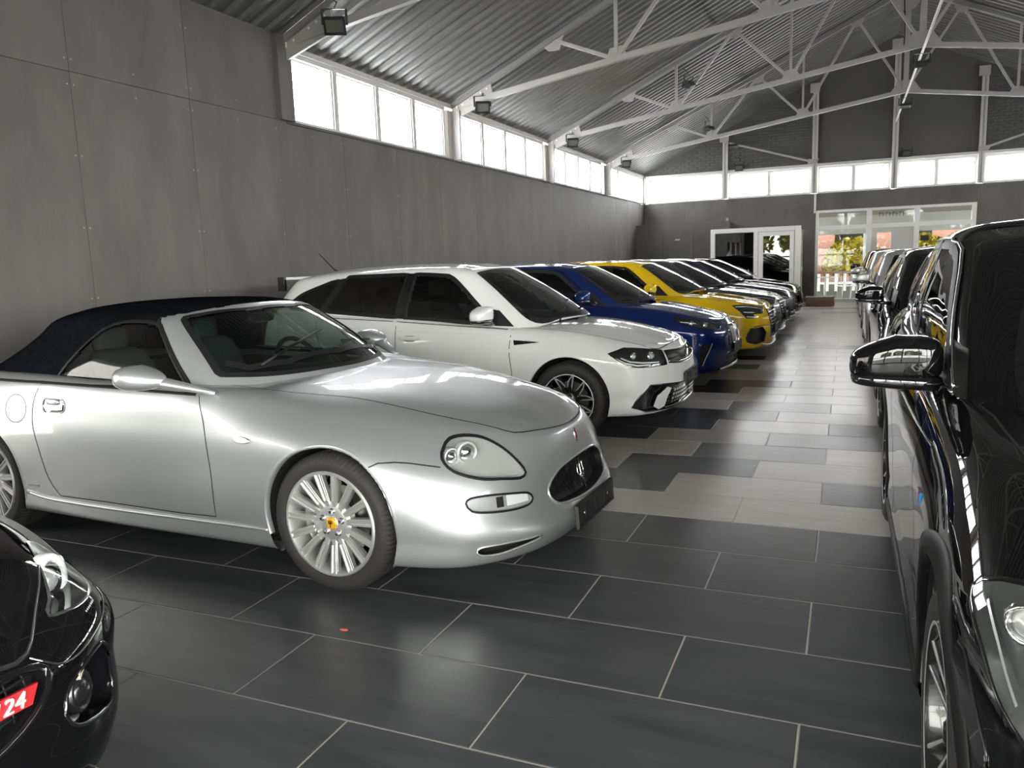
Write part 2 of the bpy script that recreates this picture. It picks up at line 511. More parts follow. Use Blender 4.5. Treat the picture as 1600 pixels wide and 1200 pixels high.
# ------------------------------------------------------------------ roof
ceil = MB().add([(XL - .3, YF - .3, roof_z(XL - .3) + .14), (XC, YF - .3, RIDGE + .14), (XC, YB + .3, RIDGE + .14), (XL - .3, YB + .3, roof_z(XL - .3) + .14),
                 (XR + .3, YF - .3, roof_z(XR + .3) + .14), (XR + .3, YB + .3, roof_z(XR + .3) + .14)], [(0, 1, 2, 3), (1, 4, 5, 2)]).build('ceiling', 'panel_dark')
tag(ceil, 'pitched roof lined with grey trapezoidal steel sheets', None, None, 'structure')
PITCHR = .2125
def roof_sheet(x0, x1, y0, y1):
    n = int(round((y1 - y0) / PITCHR))
    p = (y1 - y0) / n
    prof = []
    for i in range(n):
        b = y0 + i * p
        prof += [(b, 0), (b + .30 * p, 0), (b + .42 * p, .042), (b + .66 * p, .042), (b + .70 * p, .037), (b + .74 * p, .042), (b + .88 * p, .042)]
    prof.append((y1, 0))
    vs, fs = [], []
    for x in (x0, x1):
        vs += [(x, y, roof_z(x) + dz) for y, dz in prof]
    m = len(prof)
    fs = [(i, i + 1, m + i + 1, m + i) for i in range(m - 1)]
    return MB().add(vs, fs).build('roof_sheet', 'roof_sheet', ceil, fix=False)
ybays = [YF, -1.05, 3.27, 7.44, 11.58, 15.96, 20.28, YB]
for a, b in zip(ybays[:-1], ybays[1:]):
    xm = (XL + XC) / 2
    roof_sheet(XL - .1, xm + .08, a, b)
    roof_sheet(xm, XC, a, b)
    xm = (XR + XC) / 2
    roof_sheet(XC, xm + .08, a, b)
    roof_sheet(xm, XR + .1, a, b)
# eave closer above the clerestory
for x, s in ((XL - .08, 1), (XR + .08, -1)):
    MB().box((x - .1, YF, EAVE - .04), (x + .1, YB, EAVE + .02)).build('trim_%d' % (1 if s > 0 else 2), 'frame_dim')
    tag(bpy.data.objects['trim_%d' % (1 if s > 0 else 2)], 'eave rail over the %s clerestory' % ('left' if s > 0 else 'right'), None, None, 'structure')

# ------------------------------------------------------------------ trusses, columns
def chord_z(x):
    return 4.93 - abs(x - XC) * .148
def truss(y, label):
    root = empty('roof_truss', (XC, y, 0))
    tag(root, label, 'truss', 'white steel roof trusses')
    def B(name, p, q, w=.06, h=.07):
        p, q = (p[0] - XC, 0, p[1]), (q[0] - XC, 0, q[1])
        return MB().bar(p, q, w, h, (0, 1, 0)).build(name, 'steel_white', root)
    def P(name, pts, t=.012):
        return MB().prism([(a - XC, b) for a, b in pts], -t, t).build(name, 'steel_white', root)
    for s in (-1, 1):
        X = lambda d: XC + s * d
        rz = lambda d: roof_z(X(d)) - .10
        cz = lambda d: chord_z(X(d))
        MB().bar((X(0) - XC, 0, rz(0) + .02), (X(6.93) - XC, 0, rz(6.93) + .02), .07, .10, (0, 1, 0)).build('rafter', 'steel_shaded', root)
        B('bottom_chord', (X(0), cz(0)), (X(6.7), cz(6.7)), .085, .075)
        nodes = [(1.03, 2.15), (3.16, 4.25), (5.2, 0)]   # rafter nodes at d, chord nodes between
        RN, CN = (1.03, 3.16, 5.2), (2.15, 4.25)
        B('web', (X(0), cz(0)), (X(1.03), rz(1.03)), .05, .055)
        for r_, c_ in ((1.03, 2.15), (3.16, 2.15), (3.16, 4.25), (5.2, 4.25)):
            B('web', (X(r_), rz(r_)), (X(c_), cz(c_)), .05, .055)
        for c_ in CN:
            B('web_post', (X(c_), cz(c_)), (X(c_), rz(c_)), .045, .05)
            P('gusset', [(X(c_ - .17), cz(c_ - .17)), (X(c_ + .17), cz(c_ + .17)), (X(c_ + .09), cz(c_) + .16), (X(c_ - .09), cz(c_) + .18)])
        for r_ in RN:
            P('gusset', [(X(r_ - .17), rz(r_ - .17)), (X(r_ + .17), rz(r_ + .17)), (X(r_ + .08), rz(r_) - .15), (X(r_ - .08), rz(r_) - .15)])
        P('haunch_plate', [(X(6.93), 3.72), (X(6.93), rz(6.93)), (X(6.25), rz(6.25)), (X(6.2), cz(6.2) - .05)], .018)
        bl = MB()
        for q in range(6):
            d = 6.84 - q * .105
            for zz in (rz(d) - .06, cz(d) + .0):
                for yy in (-.022, .022):
                    bl.lathe([(0, .006 if yy > 0 else -.006), (.016, .005 if yy > 0 else -.005), (.016, 0)], 6, 'y', (X(d) - XC, yy, zz))
        tag(bl.build('plate_bolts', 'frame_white', root, fix=False), kind='stuff')
    B('king_post', (XC, chord_z(XC)), (XC, roof_z(XC) - .1), .1, .1)
    P('gusset', [(XC - .34, chord_z(XC - .34)), (XC, chord_z(XC)), (XC + .34, chord_z(XC + .34)), (XC + .14, 5.16), (XC - .14, 5.16)])
    P('gusset', [(XC - .3, RIDGE - .3), (XC, RIDGE - .15), (XC + .3, RIDGE - .3), (XC + .1, RIDGE - .5), (XC - .1, RIDGE - .5)])
    return root
for y, l in zip(COLS, ['white steel roof truss nearest the camera, cut off by the top edge', 'white steel roof truss second from the camera',
                       'white steel roof truss third from the camera, with a lamp at mid span', 'white steel roof truss closest to the far gable wall']):
    truss(y, l)
def wall_column(y, label):
    root = empty('wall_column', (XL, y, SILL))
    tag(root, label, 'column', 'white columns between the clerestory windows')
    h = 3.85 - SILL
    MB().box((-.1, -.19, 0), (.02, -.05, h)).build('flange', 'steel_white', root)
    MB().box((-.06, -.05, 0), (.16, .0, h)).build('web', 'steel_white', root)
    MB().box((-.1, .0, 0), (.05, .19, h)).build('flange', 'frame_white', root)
    return root
for y, l in zip(COLS[1:], ['nearest white steel column standing between clerestory windows', 'middle white steel column between the clerestory windows', 'farthest white steel column between the clerestory windows']):
    wall_column(y, l)
nc = empty('wall_column', (XL, 7.36, 0))
tag(nc, 'grey boxed column end where the tall panels stop', 'column')
MB().box((-.02, -.09, 0), (.035, .06, SILL)).build('casing', 'panel', nc)
MB().box((-.1, -.09, SILL), (.1, .14, 4.0)).build('post', 'panel', nc)
# tie rod with the conduit between the mid nodes
tie = empty('tie_rod', (XC, COLS[0], 4.86))
tag(tie, 'pale conduit and tie rod running along the ridge line under the trusses', 'tie rod')
MB().tube([(.02, 0, 0), (.02, YB - COLS[0] - .3, 0)], .022, 8).build('rod', 'frame_white', tie, smooth=True)
MB().tube([(-.1, 8.4, 2.0), (-.06, 8.6, 1.0), (.0, 8.62, .1)], .012, 6).build('cable', 'black_plastic', tie, smooth=True)
MB().tube([(-.1, 12.7, 2.0), (-.04, 12.85, 1.0), (.0, 12.8, .1)], .012, 6).build('cable', 'black_plastic', tie, smooth=True)

# ------------------------------------------------------------------ floodlights
def floodlight(loc, rx, rz, label, s=1.0, cord=True):
    root = empty('floodlight', loc, rz)
    tag(root, label, 'floodlight', 'small black floodlights on the trusses')
    head = empty
    c, sn = math.cos(rx), math.sin(rx)
    def T(p):
        x, y, z = p
        return (x * s, (y * c - z * sn) * s, (y * sn + z * c) * s)
    def part(mb, name, mat, **k):
        mb.v = [T(v) for v in mb.v]
        return mb.build(name, mat, root, **k)
    m = MB().box((-.11, -.03, -.085), (.11, .015, .085))
    for i in range(7): m.box((-.1 + i * .03, .015, -.07), (-.09 + i * .03, .045, .07))
    hs = part(m, 'housing', 'lamp_housing', fix=False)
    part(MB().box((-.09, -.034, -.06), (.09, -.030, .07)), 'lens', 'lamp_glass')
    part(MB().box((-.115, -.04, -.09), (.115, -.030, -.06)).box((-.115, -.04, .07), (.115, -.03, .09)).box((-.115, -.04, -.06), (-.09, -.03, .07)).box((.09, -.04, -.06), (.115, -.03, .07)), 'bezel', 'lamp_housing')
    m = MB()
    m.bar((-.125 * s, 0, 0), (-.125 * s, .0, .16 * s), .006, .025 * s).bar((.125 * s, 0, 0), (.125 * s, .0, .16 * s), .006, .025 * s).bar((-.13 * s, 0, .16 * s), (.13 * s, 0, .16 * s), .025 * s, .006)
    m.build('bracket', 'lamp_housing', root, fix=False)
    m = MB()
    if not cord: return
    m.tube([(0, 0, .16 * s), (.03 * s, .05 * s, .24 * s), (-.04 * s, .08 * s, .30 * s), (.02 * s, .12 * s, .36 * s)], .006, 6)
    m.build('cable', 'black_plastic', root, smooth=True)
for y, l in zip(COLS, ['black floodlight at the top left, hung from the nearest truss', 'black floodlight hung beside the second truss at the left wall', 'black floodlight hung beside the third truss at the left wall', 'smallest black floodlight, beside the farthest column at the left wall']):
    floodlight((-5.02 if y < 8 else -5.28, y - .12 if y < 8 else y - .05, 3.98 if y < 8 else 3.86), R(38), R(28), l, 1.0)
floodlight((-2.9, 15.9, 4.72), R(75), R(60), 'dark floodlight under the second roof bay, left of the big gusset')
floodlight((-3.2, 20.2, 4.52), R(75), R(60), 'dark floodlight under the third truss chord, far left')
floodlight((XC, 15.96, 4.62), R(80), 0, 'dark floodlight below the mid node of the third truss', 1., False)
floodlight((XC, 20.28, 4.62), R(80), 0, 'dark floodlight below the mid node of the farthest truss', 1., False)
floodlight((1.42, YB - .10, 4.02), R(30), 0, 'dark floodlight above the middle clerestory pane on the gable wall')
floodlight((-3.0, YB - .10, 3.98), R(30), 0, 'dark floodlight above the left clerestory panes on the gable wall')
floodlight((-3.1, YB - .6, 4.55), R(75), 0, 'dark floodlight high on the gable wall beside the diagonal brace')

# ------------------------------------------------------------------ far gable wall
wb_ = MB()
wb_.box((XL - .25, YB + .02, -.12), (-.86, YB + .22, SILL)).box((3.17, YB + .02, -.12), (XR + .25, YB + .22, SILL)).box((-.86, YB + .02, 2.62), (3.17, YB + .22, SILL))
wb_.add([(XL - .25, YB + .02, EAVE - .06), (XR + .25, YB + .02, EAVE - .06), (XR + .25, YB + .02, roof_z(XR + .25) + .1), (XC, YB + .02, RIDGE + .1), (XL - .25, YB + .02, roof_z(XL - .25) + .1)] +
        [(XL - .25, YB + .22, EAVE - .06), (XR + .25, YB + .22, EAVE - .06), (XR + .25, YB + .22, roof_z(XR + .25) + .1), (XC, YB + .22, RIDGE + .1), (XL - .25, YB + .22, roof_z(XL - .25) + .1)],
        [(0, 1, 2, 3, 4), (9, 8, 7, 6, 5), (0, 5, 6, 1), (1, 6, 7, 2), (2, 7, 8, 3), (3, 8, 9, 4), (4, 9, 5, 0)])
wall_b = wb_.build('wall_back', 'gable_plaster')
tag(wall_b, 'far gable wall with grey panels, clerestory strip and dark plaster', None, None, 'structure')
xs = [XL, -4.6, -3.35, -2.1, -.86]
for a, b in zip(xs[:-1], xs[1:]): wall_panel(0, 0, 0, 0, 0, 0, wall_b) if False else MB().box((a + .002, YB, 0), (b - .002, YB + .02, SILL)).build('wall_panel', 'panel', wall_b, fix=False)
for a, b in ((3.17, 4.42), (4.42, 5.67), (5.67, 6.92), (6.92, XR)): MB().box((a + .002, YB, 0), (b - .002, YB + .02, SILL)).build('wall_panel', 'panel', wall_b, fix=False)
for a, b in ((-.86, .47), (.47, 1.8), (1.8, 3.17)): MB().box((a + .002, YB, 2.62), (b - .002, YB + .02, SILL)).build('wall_panel', 'panel', wall_b, fix=False)
# brick infill of the outer gable fields, course by course
def brick_field(x0, x1):
    z = EAVE + .02
    m = MB()
    r = 0
    while z < RIDGE - .2:
        x = x0 - (.12 if r % 2 else 0)
        while x < x1:
            a, b = max(x, x0), min(x + .238, x1)
            top = min(roof_z(a), roof_z(b)) - .02
            if z + .065 < top and b - a > .03: m.box((a, YB - .008 - random.random() * .006, z), (b, YB + .02, z + .066))
            x += .25
        z += .077
        r += 1
    tag(m.build('brick_courses', 'gable_brick', wall_b, fix=False), kind='stuff')
brick_field(XL, -1.0)
brick_field(3.3, XR)
PX_ = [XL + .06, -3.40, -.92, 1.13, 3.20, 5.5, XR - .06]
k = 0
for a, b in zip(PX_[:-1], PX_[1:]):
    strip_window((a + .07, YB + .08, SILL), (b - .07, YB + .08, EAVE), 2, SILL, EAVE - .08, 'x', mat='frame_white', fw=.05, mull=.06,
                 label='%s pair of frosted panes in the far gable strip' % ['leftmost', 'second', 'third', 'fourth', 'fifth', 'rightmost'][k])
    k += 1
for x, t in zip(PX_, ['left corner', 'left of the booth', 'above the facade edge', 'middle', 'right of the facade', 'right', 'right corner']):
    root = empty('gable_post', (x, YB - .05, SILL))
    tag(root, 'white steel post on the far gable wall, %s' % t, 'post', 'white posts of the far gable wall')
    h = roof_z(x) - SILL - .12
    MB().box((-.075, -.05, 0), (-.02, .03, h)).build('flange', 'frame_dim', root)
    MB().box((.02, -.05, 0), (.075, .03, h)).build('flange', 'frame_dim', root)
    MB().box((-.02, -.03, 0), (.02, .03, h)).build('web', 'steel_white', root)
    if 0 < abs(x - XC) < 6: MB().box((-.16, -.06, h - .25), (.1, -.05, h)).build('cap_plate', 'steel_white', root)
rail = MB().box((XL, YB - .07, EAVE - .07), (XR, YB + .03, EAVE)).build('trim_3', 'frame_dim')
tag(rail, 'pale rail above the far clerestory strip', None, None, 'structure')
for s, t in ((-1, 'left'), (1, 'right')):
    br = empty('diagonal_brace', (XC + s * 2.1, YB - .20, EAVE))
    tag(br, 'white diagonal brace low on the %s part of the gable' % t, 'brace')
    MB().bar((0, 0, .05), (s * 2.35, 0, .78), .05, .06, (0, 1, 0)).build('bar', 'steel_white', br)
    MB().prism([(-.1, -.02), (.12, -.02), (.2, .12), (-.1, .12)], -.02, .02).build('gusset', 'steel_white', br)
conduit = MB().tube([(-.885, YB - .02, 2.55), (-.885, YB - .02, 3.08)], .03, 8).build('downpipe', 'frame_white', smooth=True)
tag(conduit, 'short white pipe at the corner above the glass facade', 'pipe')

# glass facade ------------------------------------------------------------------
fac = empty('door_2', (0, YB + .06, 0))
tag(fac, 'white framed glass entrance facade in the far wall', None, None, 'structure')
def F(a, b, z0, z1, name='facade_frame', mat='frame_white', d=.05):
    return MB().box((a, -d, z0), (b, d, z1)).build(name, mat, fac)
for a, b in ((-.86, -.78), (.48, .62), (1.68, 1.81), (3.06, 3.17)): F(a, b, 0, 2.62)
for a, b in ((-.78, .48), (.62, 1.68), (1.81, 3.06)):
    F(a, b, 2.55, 2.62)
    F(a, b, 2.06, 2.18)
    F(a, b, 0, .09)
for a, b, z0, z1 in ((-.78, .48, .09, 2.06), (-.78, .48, 2.18, 2.55), (.62, 1.68, 2.18, 2.55), (1.81, 3.06, .09, 2.06), (1.81, 3.06, 2.18, 2.55), (.76, 1.12, .15, 1.98)):
    F(a, b, z0, z1, 'pane', 'facade_pane', .004)
leaf = MB()
leaf.box((.63, -.035, .1), (.76, .035, 2.05)).box((1.12, -.035, .1), (1.2, .035, 2.05)).box((.76, -.035, .1), (1.12, .035, .2)).box((.76, -.035, 1.98), (1.12, .035, 2.05))
leaf.build('door_leaf', 'frame_dim', fac)
MB().tube([(1.16, -.05, 1.0), (1.16, -.09, 1.0), (1.04, -.09, 1.0)], .012, 8).build('door_handle', 'frame_white', fac, smooth=True)
F(1.2, 1.68, .09, 2.06, 'side_panel', 'frame_dim', .02)
F(1.5, 1.62, 1.15, 1.42, 'notice', 'sign_white', .03)
# lettering seen from behind on the transom, and a dark sticker: too blurred in the photo to read
st = MB()
for q in range(8): st.box((.80 + q * .085, -.012, 2.36), (.815 + q * .085, -.008, 2.48)).box((.815 + q * .085, -.012, 2.46 - .05 * (q % 2)), (.855 + q * .085, -.008, 2.475 - .05 * (q % 2)))
st.build('transom_lettering', 'black_plastic', fac, fix=False)
MB().box((1.85, -.012, 1.66), (2.05, -.008, 1.80)).build('window_sticker', 'black_plastic', fac)

# ------------------------------------------------------------------ annex and booth
annex = empty('annex_box', (XL, 23.47, 0))
tag(annex, 'low grey panelled store box in the far left corner', 'store box')
AW = 2.66
MB().box((.002, .02, 0), (AW, 1.12, 2.40)).build('carcass', 'panel_dark', annex)
for a, b in ((.002, .80), (1.70, 2.25), (2.25, AW)): MB().box((a + .002, 0, 0), (b - .002, .02, 2.42)).build('wall_panel', 'panel', annex, fix=False)
MB().box((.802, 0, 2.02), (1.698, .02, 2.42)).build('wall_panel', 'panel', annex, fix=False)
MB().box((.81, -.004, 0), (1.69, .016, 2.01)).build('door', 'panel', annex, fix=False)
MB().box((1.17, -.009, 1.93), (1.31, -.004, 1.965)).build('door_plate', 'frame_dim', annex)
MB().box((AW - .03, -.03, 2.42), (AW + .02, .1, 2.5)).build('corner_cap', 'steel_white', annex)
booth = empty('glass_booth', (-3.50, 22.5, 0))
tag(booth, 'white framed glazed office booth at the end of the car row', 'booth')
BW, BH = 2.36, 2.13
for a, b, z0, z1 in ((0, .12, 0, BH), (1.15, 1.27, 0, BH), (2.2, BW, 0, BH), (.12, 1.15, BH - .09, BH), (1.27, 2.2, BH - .09, BH), (.12, 1.15, 0, .14), (.0, BW, BH, BH + .03)):
    MB().box((a, -.03, z0), (b, .05, z1)).build('frame', 'frame_white', booth, bevel=.006)
MB().box((.13, .0, .15), (1.14, .012, BH - .1)).build('pane', 'booth_pane', booth)
dl = MB()
for a, b, z0, z1 in ((1.28, 1.4, .01, BH - .1), (2.08, 2.19, .01, BH - .1), (1.4, 2.08, .01, .15), (1.4, 2.08, BH - .21, BH - .1)): dl.box((a, -.05, z0), (b, .03, z1))
dl = dl.build('door_leaf', 'frame_white', booth)
MB().box((1.4, -.012, .15), (2.08, .0, BH - .21)).build('pane', 'booth_pane', dl)
MB().tube([(2.13, -.05, 1.02), (2.13, -.1, 1.02), (2.01, -.1, 1.02)], .011, 8).build('door_handle', 'frame_dim', dl, smooth=True)
MB().box((BW - .04, .05, 0), (BW, .93, BH)).build('side_wall', 'panel', booth)
MB().box((0, .05, 0), (.04, .93, BH)).build('side_wall', 'panel', booth)
MB().box((.04, .89, 0), (BW - .04, .93, BH)).build('rear_wall', 'panel', booth)
MB().box((0, .05, BH - .06), (BW, .93, BH)).build('roof_board', 'panel', booth)
MB().box((BW - .005, .5, .95), (BW + .012, .58, 1.06)).build('switch', 'frame_white', booth)
# wooden box
bxr = empty('wooden_box', (-1.0, 22.55, 0), R(-2))
tag(bxr, 'low brown stack of planks on the floor before the entrance facade', 'wooden box')
for q in range(3):
    MB().box((0.0 + .004 * q, 0, .005 + q * .082), (.70 - .006 * q, .55, .082 + q * .082)).build('plank', 'cardboard', bxr, bevel=.004)
MB().box((-.01, -.01, .251), (.69, .56, .262)).build('lid', 'blind', bxr)
crumb = MB().lathe([(0, .006), (.012, .005), (.02, .002), (.021, 0)], 9, 'z', (0, 0, 0)).build('leaf_scrap', 'orange_crumb', smooth=True)
crumb.location = (-1.842, 2.47, 0.0)
crumb.scale = (1, .6, 1)
tag(crumb, 'tiny orange scrap lying on the dark tiles', 'scrap')

# ------------------------------------------------------------------ outdoors
ground = MB().box((-40, YB + .22, -.16), (40, 70, -.06)).build('ground_back', 'asphalt')
tag(ground, 'pale paved yard behind the far glass facade', None, None, 'structure')
g2 = MB().box((-40, -40, -.16), (40, YF - .22, -.06)).box((XR + .25, YF - .22, -.16), (40, 12, -.06)).build('ground_front', 'asphalt')
tag(g2, 'paved forecourt in front of the hall', None, None, 'structure')
def foliage(loc, size, n, mat, name, label, leaf=.14, seed=1):
    rd = random.Random(seed)
    m = MB()
    for _ in range(n):
        th, ph, rr = rd.random() * 2 * math.pi, math.acos(rd.uniform(-.4, 1)), rd.uniform(.75, 1.05)
        c = Vector((size[0] * math.cos(th) * math.sin(ph) * rr, size[1] * math.sin(th) * math.sin(ph) * rr, size[2] * (.5 + .5 * math.cos(ph) * rr)))
        a = Vector((rd.uniform(-1, 1), rd.uniform(-1, 1), rd.uniform(-1, 1))).normalized() * leaf
        b = a.cross(Vector((rd.uniform(-1, 1), rd.uniform(-1, 1), rd.uniform(-1, 1)))).normalized() * leaf * .7
        m.add([c - a, c + b, c + a, c - b], [(0, 1, 2, 3)])
    root = empty(name, loc)
    f_ = m.build('foliage', mat, root, fix=False)
    MB().tube([(0, 0, 0), (.05, 0, size[2] * .7)], [.09, .04], 8).build('trunk', 'cardboard', root, smooth=True)
    return tag(root, label, 'shrub' if name != 'tree' else 'tree', 'autumn shrubs behind the facade' if name != 'tree' else 'trees before the front gate')
hx = [-4.6, -2.2, .2, 2.6, 5.0]
ORD = ['first', 'second', 'third', 'fourth', 'fifth']
for q, x in enumerate(hx):
    foliage((x, 33.5, -.06), (1.02, .6, 1.95), 2600, 'hedge_leaf', 'autumn_shrub',
            'yellow autumn shrub beyond the entrance glass, %s from the left' % ORD[q], seed=q)
for q in range(4):
    foliage((-8 + q * 5.2, -22 - (q % 2) * 3, -.06), (2.4, 1.6, 5.5), 1400, 'hedge_green', 'tree', 'green tree outside the front gate, %s from the left' % ORD[q], .22, 40 + q)
bld = empty('brick_building', (0, 44, -.06))
tag(bld, 'red brick building with a pale fascia beyond the shrubs', 'building')
MB().box((-14, 0, 0), (14, 5, 3.1)).build('wall', 'brick_red', bld)
MB().box((-14.2, -.4, 3.1), (14.2, 5, 4.4)).build('fascia', 'blind', bld)
for q in range(9): MB().box((-12.6 + q * 3, -.04, 1.0), (-11.2 + q * 3, .05, 2.5)).build('window', 'black_gloss', bld)
cano = empty('entrance_canopy', (1.15, 28.2, -.06))
tag(cano, 'pale canopy frame outside the entrance, with a wide added board shading the yard', 'canopy')
MB().box((-16, -2.8, 2.95), (16, 15.0, 3.05)).build('roof_board', 'blind', cano)  # board extended over the whole yard to keep sky light off the shrubs
MB().box((-3.2, .0, 2.05), (3.2, .12, 2.62)).build('fascia', 'blind', cano)
for x in (-.62, 2.9, -3.15): MB().box((x - .06, 0, 0), (x + .06, .12, 2.05)).build('post', 'frame_white', cano)
MB().box((-3.2, 0, .78), (-.7, .1, .86)).build('rail', 'brick_red', cano)
fence = empty('white_fence', (0, 31.6, -.06))
tag(fence, 'low white picket fence before the yellow shrubs', 'fence')
for q in range(30): MB().box((-4 + q * .3, 0, .05), (-3.9 + q * .3, .03, .78)).build('picket', 'frame_white', fence, fix=False)
MB().box((-4, .03, .3), (5, .06, .38)).build('rail', 'frame_white', fence)
def bistro_chair(loc, rz, label):
    r_ = empty('bistro_chair', loc, rz)
    tag(r_, label, 'chair', 'pale metal chairs outside the entrance')
    for x, y in ((-.2, -.2), (.2, -.2), (-.2, .2), (.2, .2)):
        MB().tube([(x * 1.1, y * 1.1, 0), (x, y, .45 if y < 0 else .84)], .011, 6).build('leg', 'frame_dim', r_, smooth=True)
    MB().box((-.21, -.21, .435), (.21, .21, .455)).build('seat', 'frame_white', r_, bevel=.006)
    MB().tube([(-.2, .2, .84), (0, .24, .86), (.2, .2, .84)], .012, 6).build('back_rail', 'frame_dim', r_, smooth=True)
    for x in (-.1, 0, .1): MB().tube([(x, .215, .45), (x, .23, .85)], .007, 6).build('back_slat', 'frame_dim', r_, smooth=True)
bistro_chair((.02, 26.4, -.06), R(20), 'pale metal chair outside, left one behind the glass')
bistro_chair((.42, 26.9, -.06), R(-60), 'pale metal chair outside, right one behind the glass')
tb = empty('bistro_table', (-.62, 26.9, -.06))
tag(tb, 'round pale metal table outside the entrance glass', 'table')
MB().lathe([(0, .72), (.33, .72), (.345, .71), (.33, .695), (0, .695)], 24, 'z').build('top', 'frame_white', tb, smooth=True, angle=30)
MB().tube([(0, 0, 0), (0, 0, .70)], .03, 10).build('column', 'frame_dim', tb, smooth=True)
MB().lathe([(0, .03), (.2, .015), (.22, 0), (0, 0)], 20, 'z').build('foot', 'frame_dim', tb, smooth=True, angle=30)
# ================================================================== car building kit
# car-local axes: x forward (front axle at 0), y to the car's left, z up
V3 = Vector
def chord_knots(A):
    d = np.linalg.norm(np.diff(A, axis=0), axis=-1)
    if d.ndim > 1: d = d.mean(axis=1)
    return np.concatenate([[0], np.cumsum(np.maximum(d, 1e-3))])
def knots_sample(kn, res):
    ts = []
    for a, b in zip(kn[:-1], kn[1:]):
        n = max(1, int(round((b - a) / res)))
        ts += list(a + (b - a) * np.arange(n) / n)
    return np.array(ts + [kn[-1]])
def herm(P, kn, ts, g0=None, g1=None):
    """cubic through P along axis 0; g0/g1='mirror' makes an end symmetric in y"""
    P = np.asarray(P, float)
    fl = np.array([1, -1, 1.])
    Q, K = [P], [kn]
    if g0 == 'mirror': Q, K = [P[1:2] * fl] + Q, [np.array([2 * kn[0] - kn[1]])] + K
    else: Q, K = [2 * P[0:1] - P[1:2]] + Q, [np.array([2 * kn[0] - kn[1]])] + K
    if g1 == 'mirror': Q, K = Q + [P[-2:-1] * fl], K + [np.array([2 * kn[-1] - kn[-2]])]
    else: Q, K = Q + [2 * P[-1:] - P[-2:-1]], K + [np.array([2 * kn[-1] - kn[-2]])]
    Q, K = np.concatenate(Q), np.concatenate(K)
    h = np.diff(K).reshape((-1,) + (1,) * (P.ndim - 1))
    d = np.diff(Q, axis=0) / h
    M = (d[:-1] * h[1:] + d[1:] * h[:-1]) / (h[:-1] + h[1:])
    i = np.clip(np.searchsorted(kn, ts, side='right') - 1, 0, len(kn) - 2)
    hh = (kn[i + 1] - kn[i]).reshape((-1,) + (1,) * (P.ndim - 1))
    s = (ts - kn[i]).reshape(hh.shape) / hh
    p0, p1, m0, m1 = P[i], P[i + 1], M[i] * hh, M[i + 1] * hh
    return (2 * s ** 3 - 3 * s ** 2 + 1) * p0 + (s ** 3 - 2 * s ** 2 + s) * m0 + (-2 * s ** 3 + 3 * s ** 2) * p1 + (s ** 3 - s ** 2) * m1
def in_poly(px, py, poly):
    px, py = np.asarray(px), np.asarray(py)
    r = np.zeros(px.shape, bool)
    n = len(poly)
    for i in range(n):
        (x0, y0), (x1, y1) = poly[i], poly[(i + 1) % n]
        c = ((y0 > py) != (y1 > py)) & (px < (x1 - x0) * (py - y0) / ((y1 - y0) if y1 != y0 else 1e-12) + x0)
        r ^= c
    return r
def inset(poly, d):
    """move a closed outline inwards by d"""
    n = len(poly)
    ar = sum(poly[i][0] * poly[(i + 1) % n][1] - poly[(i + 1) % n][0] * poly[i][1] for i in range(n))
    s = 1 if ar > 0 else -1
    out = []
    for i in range(n):
        a, b, c = np.array(poly[i - 1]), np.array(poly[i]), np.array(poly[(i + 1) % n])
        u, v = (b - a) / (np.linalg.norm(b - a) + 1e-9), (c - b) / (np.linalg.norm(c - b) + 1e-9)
        t = u + v
        t = t / (np.linalg.norm(t) + 1e-9)
        nn = np.array([-t[1], t[0]]) * s
        k = max(.45, abs(np.dot(t, u)))
        out.append(tuple(b + nn * d / k))
    return out
def smooth_poly(pts, res=.03, closed=True, sharp=()):
    """Catmull-Rom through an outline"""
    P = [np.array(p, float) for p in pts]
    n = len(P)
    out = []
    for i in range(n if closed else n - 1):
        p1, p2 = P[i], P[(i + 1) % n]
        p0 = P[i - 1] if (closed or i > 0) else p1
        p3 = P[(i + 2) % n] if (closed or i + 2 < n) else p2
        m = max(2, int(np.linalg.norm(p2 - p1) / res))
        m1 = (p2 - p0) / 2 if i not in sharp else (p2 - p1)
        m2 = (p3 - p1) / 2 if ((i + 1) % n) not in sharp else (p2 - p1)
        L = np.linalg.norm(p2 - p1)
        for m_ in (m1, m2):
            k = np.linalg.norm(m_)
            if k > 1.3 * L: m_ *= 1.3 * L / k
        for k in range(m):
            s = k / m
            out.append(tuple((2 * s ** 3 - 3 * s ** 2 + 1) * p1 + (s ** 3 - 2 * s ** 2 + s) * m1 + (-2 * s ** 3 + 3 * s ** 2) * p2 + (s ** 3 - s ** 2) * m2))
    if not closed: out.append(tuple(P[-1]))
    return out
def fr_side(s): return V3((1, 0, 0)), V3((0, 0, 1)), V3((0, s, 0))
FR_FRONT = V3((0, 1, 0)), V3((0, 0, 1)), V3((1, 0, 0))
FR_REAR = V3((0, 1, 0)), V3((0, 0, 1)), V3((-1, 0, 0))
FR_TOP = V3((1, 0, 0)), V3((0, 1, 0)), V3((0, 0, 1))
def fr_q(s, deg):
    a = R(deg)
    return V3((-math.sin(a), s * math.cos(a), 0)), V3((0, 0, 1)), V3((math.cos(a), s * math.sin(a), 0))
def fr_ws(deg=50):
    a = R(deg)
    return V3((0, 1, 0)), V3((-math.sin(a), 0, math.cos(a))), V3((math.cos(a), 0, math.sin(a)))
def to2(fr, p):
    p = V3(p)
    return (fr[0].dot(p), fr[1].dot(p))

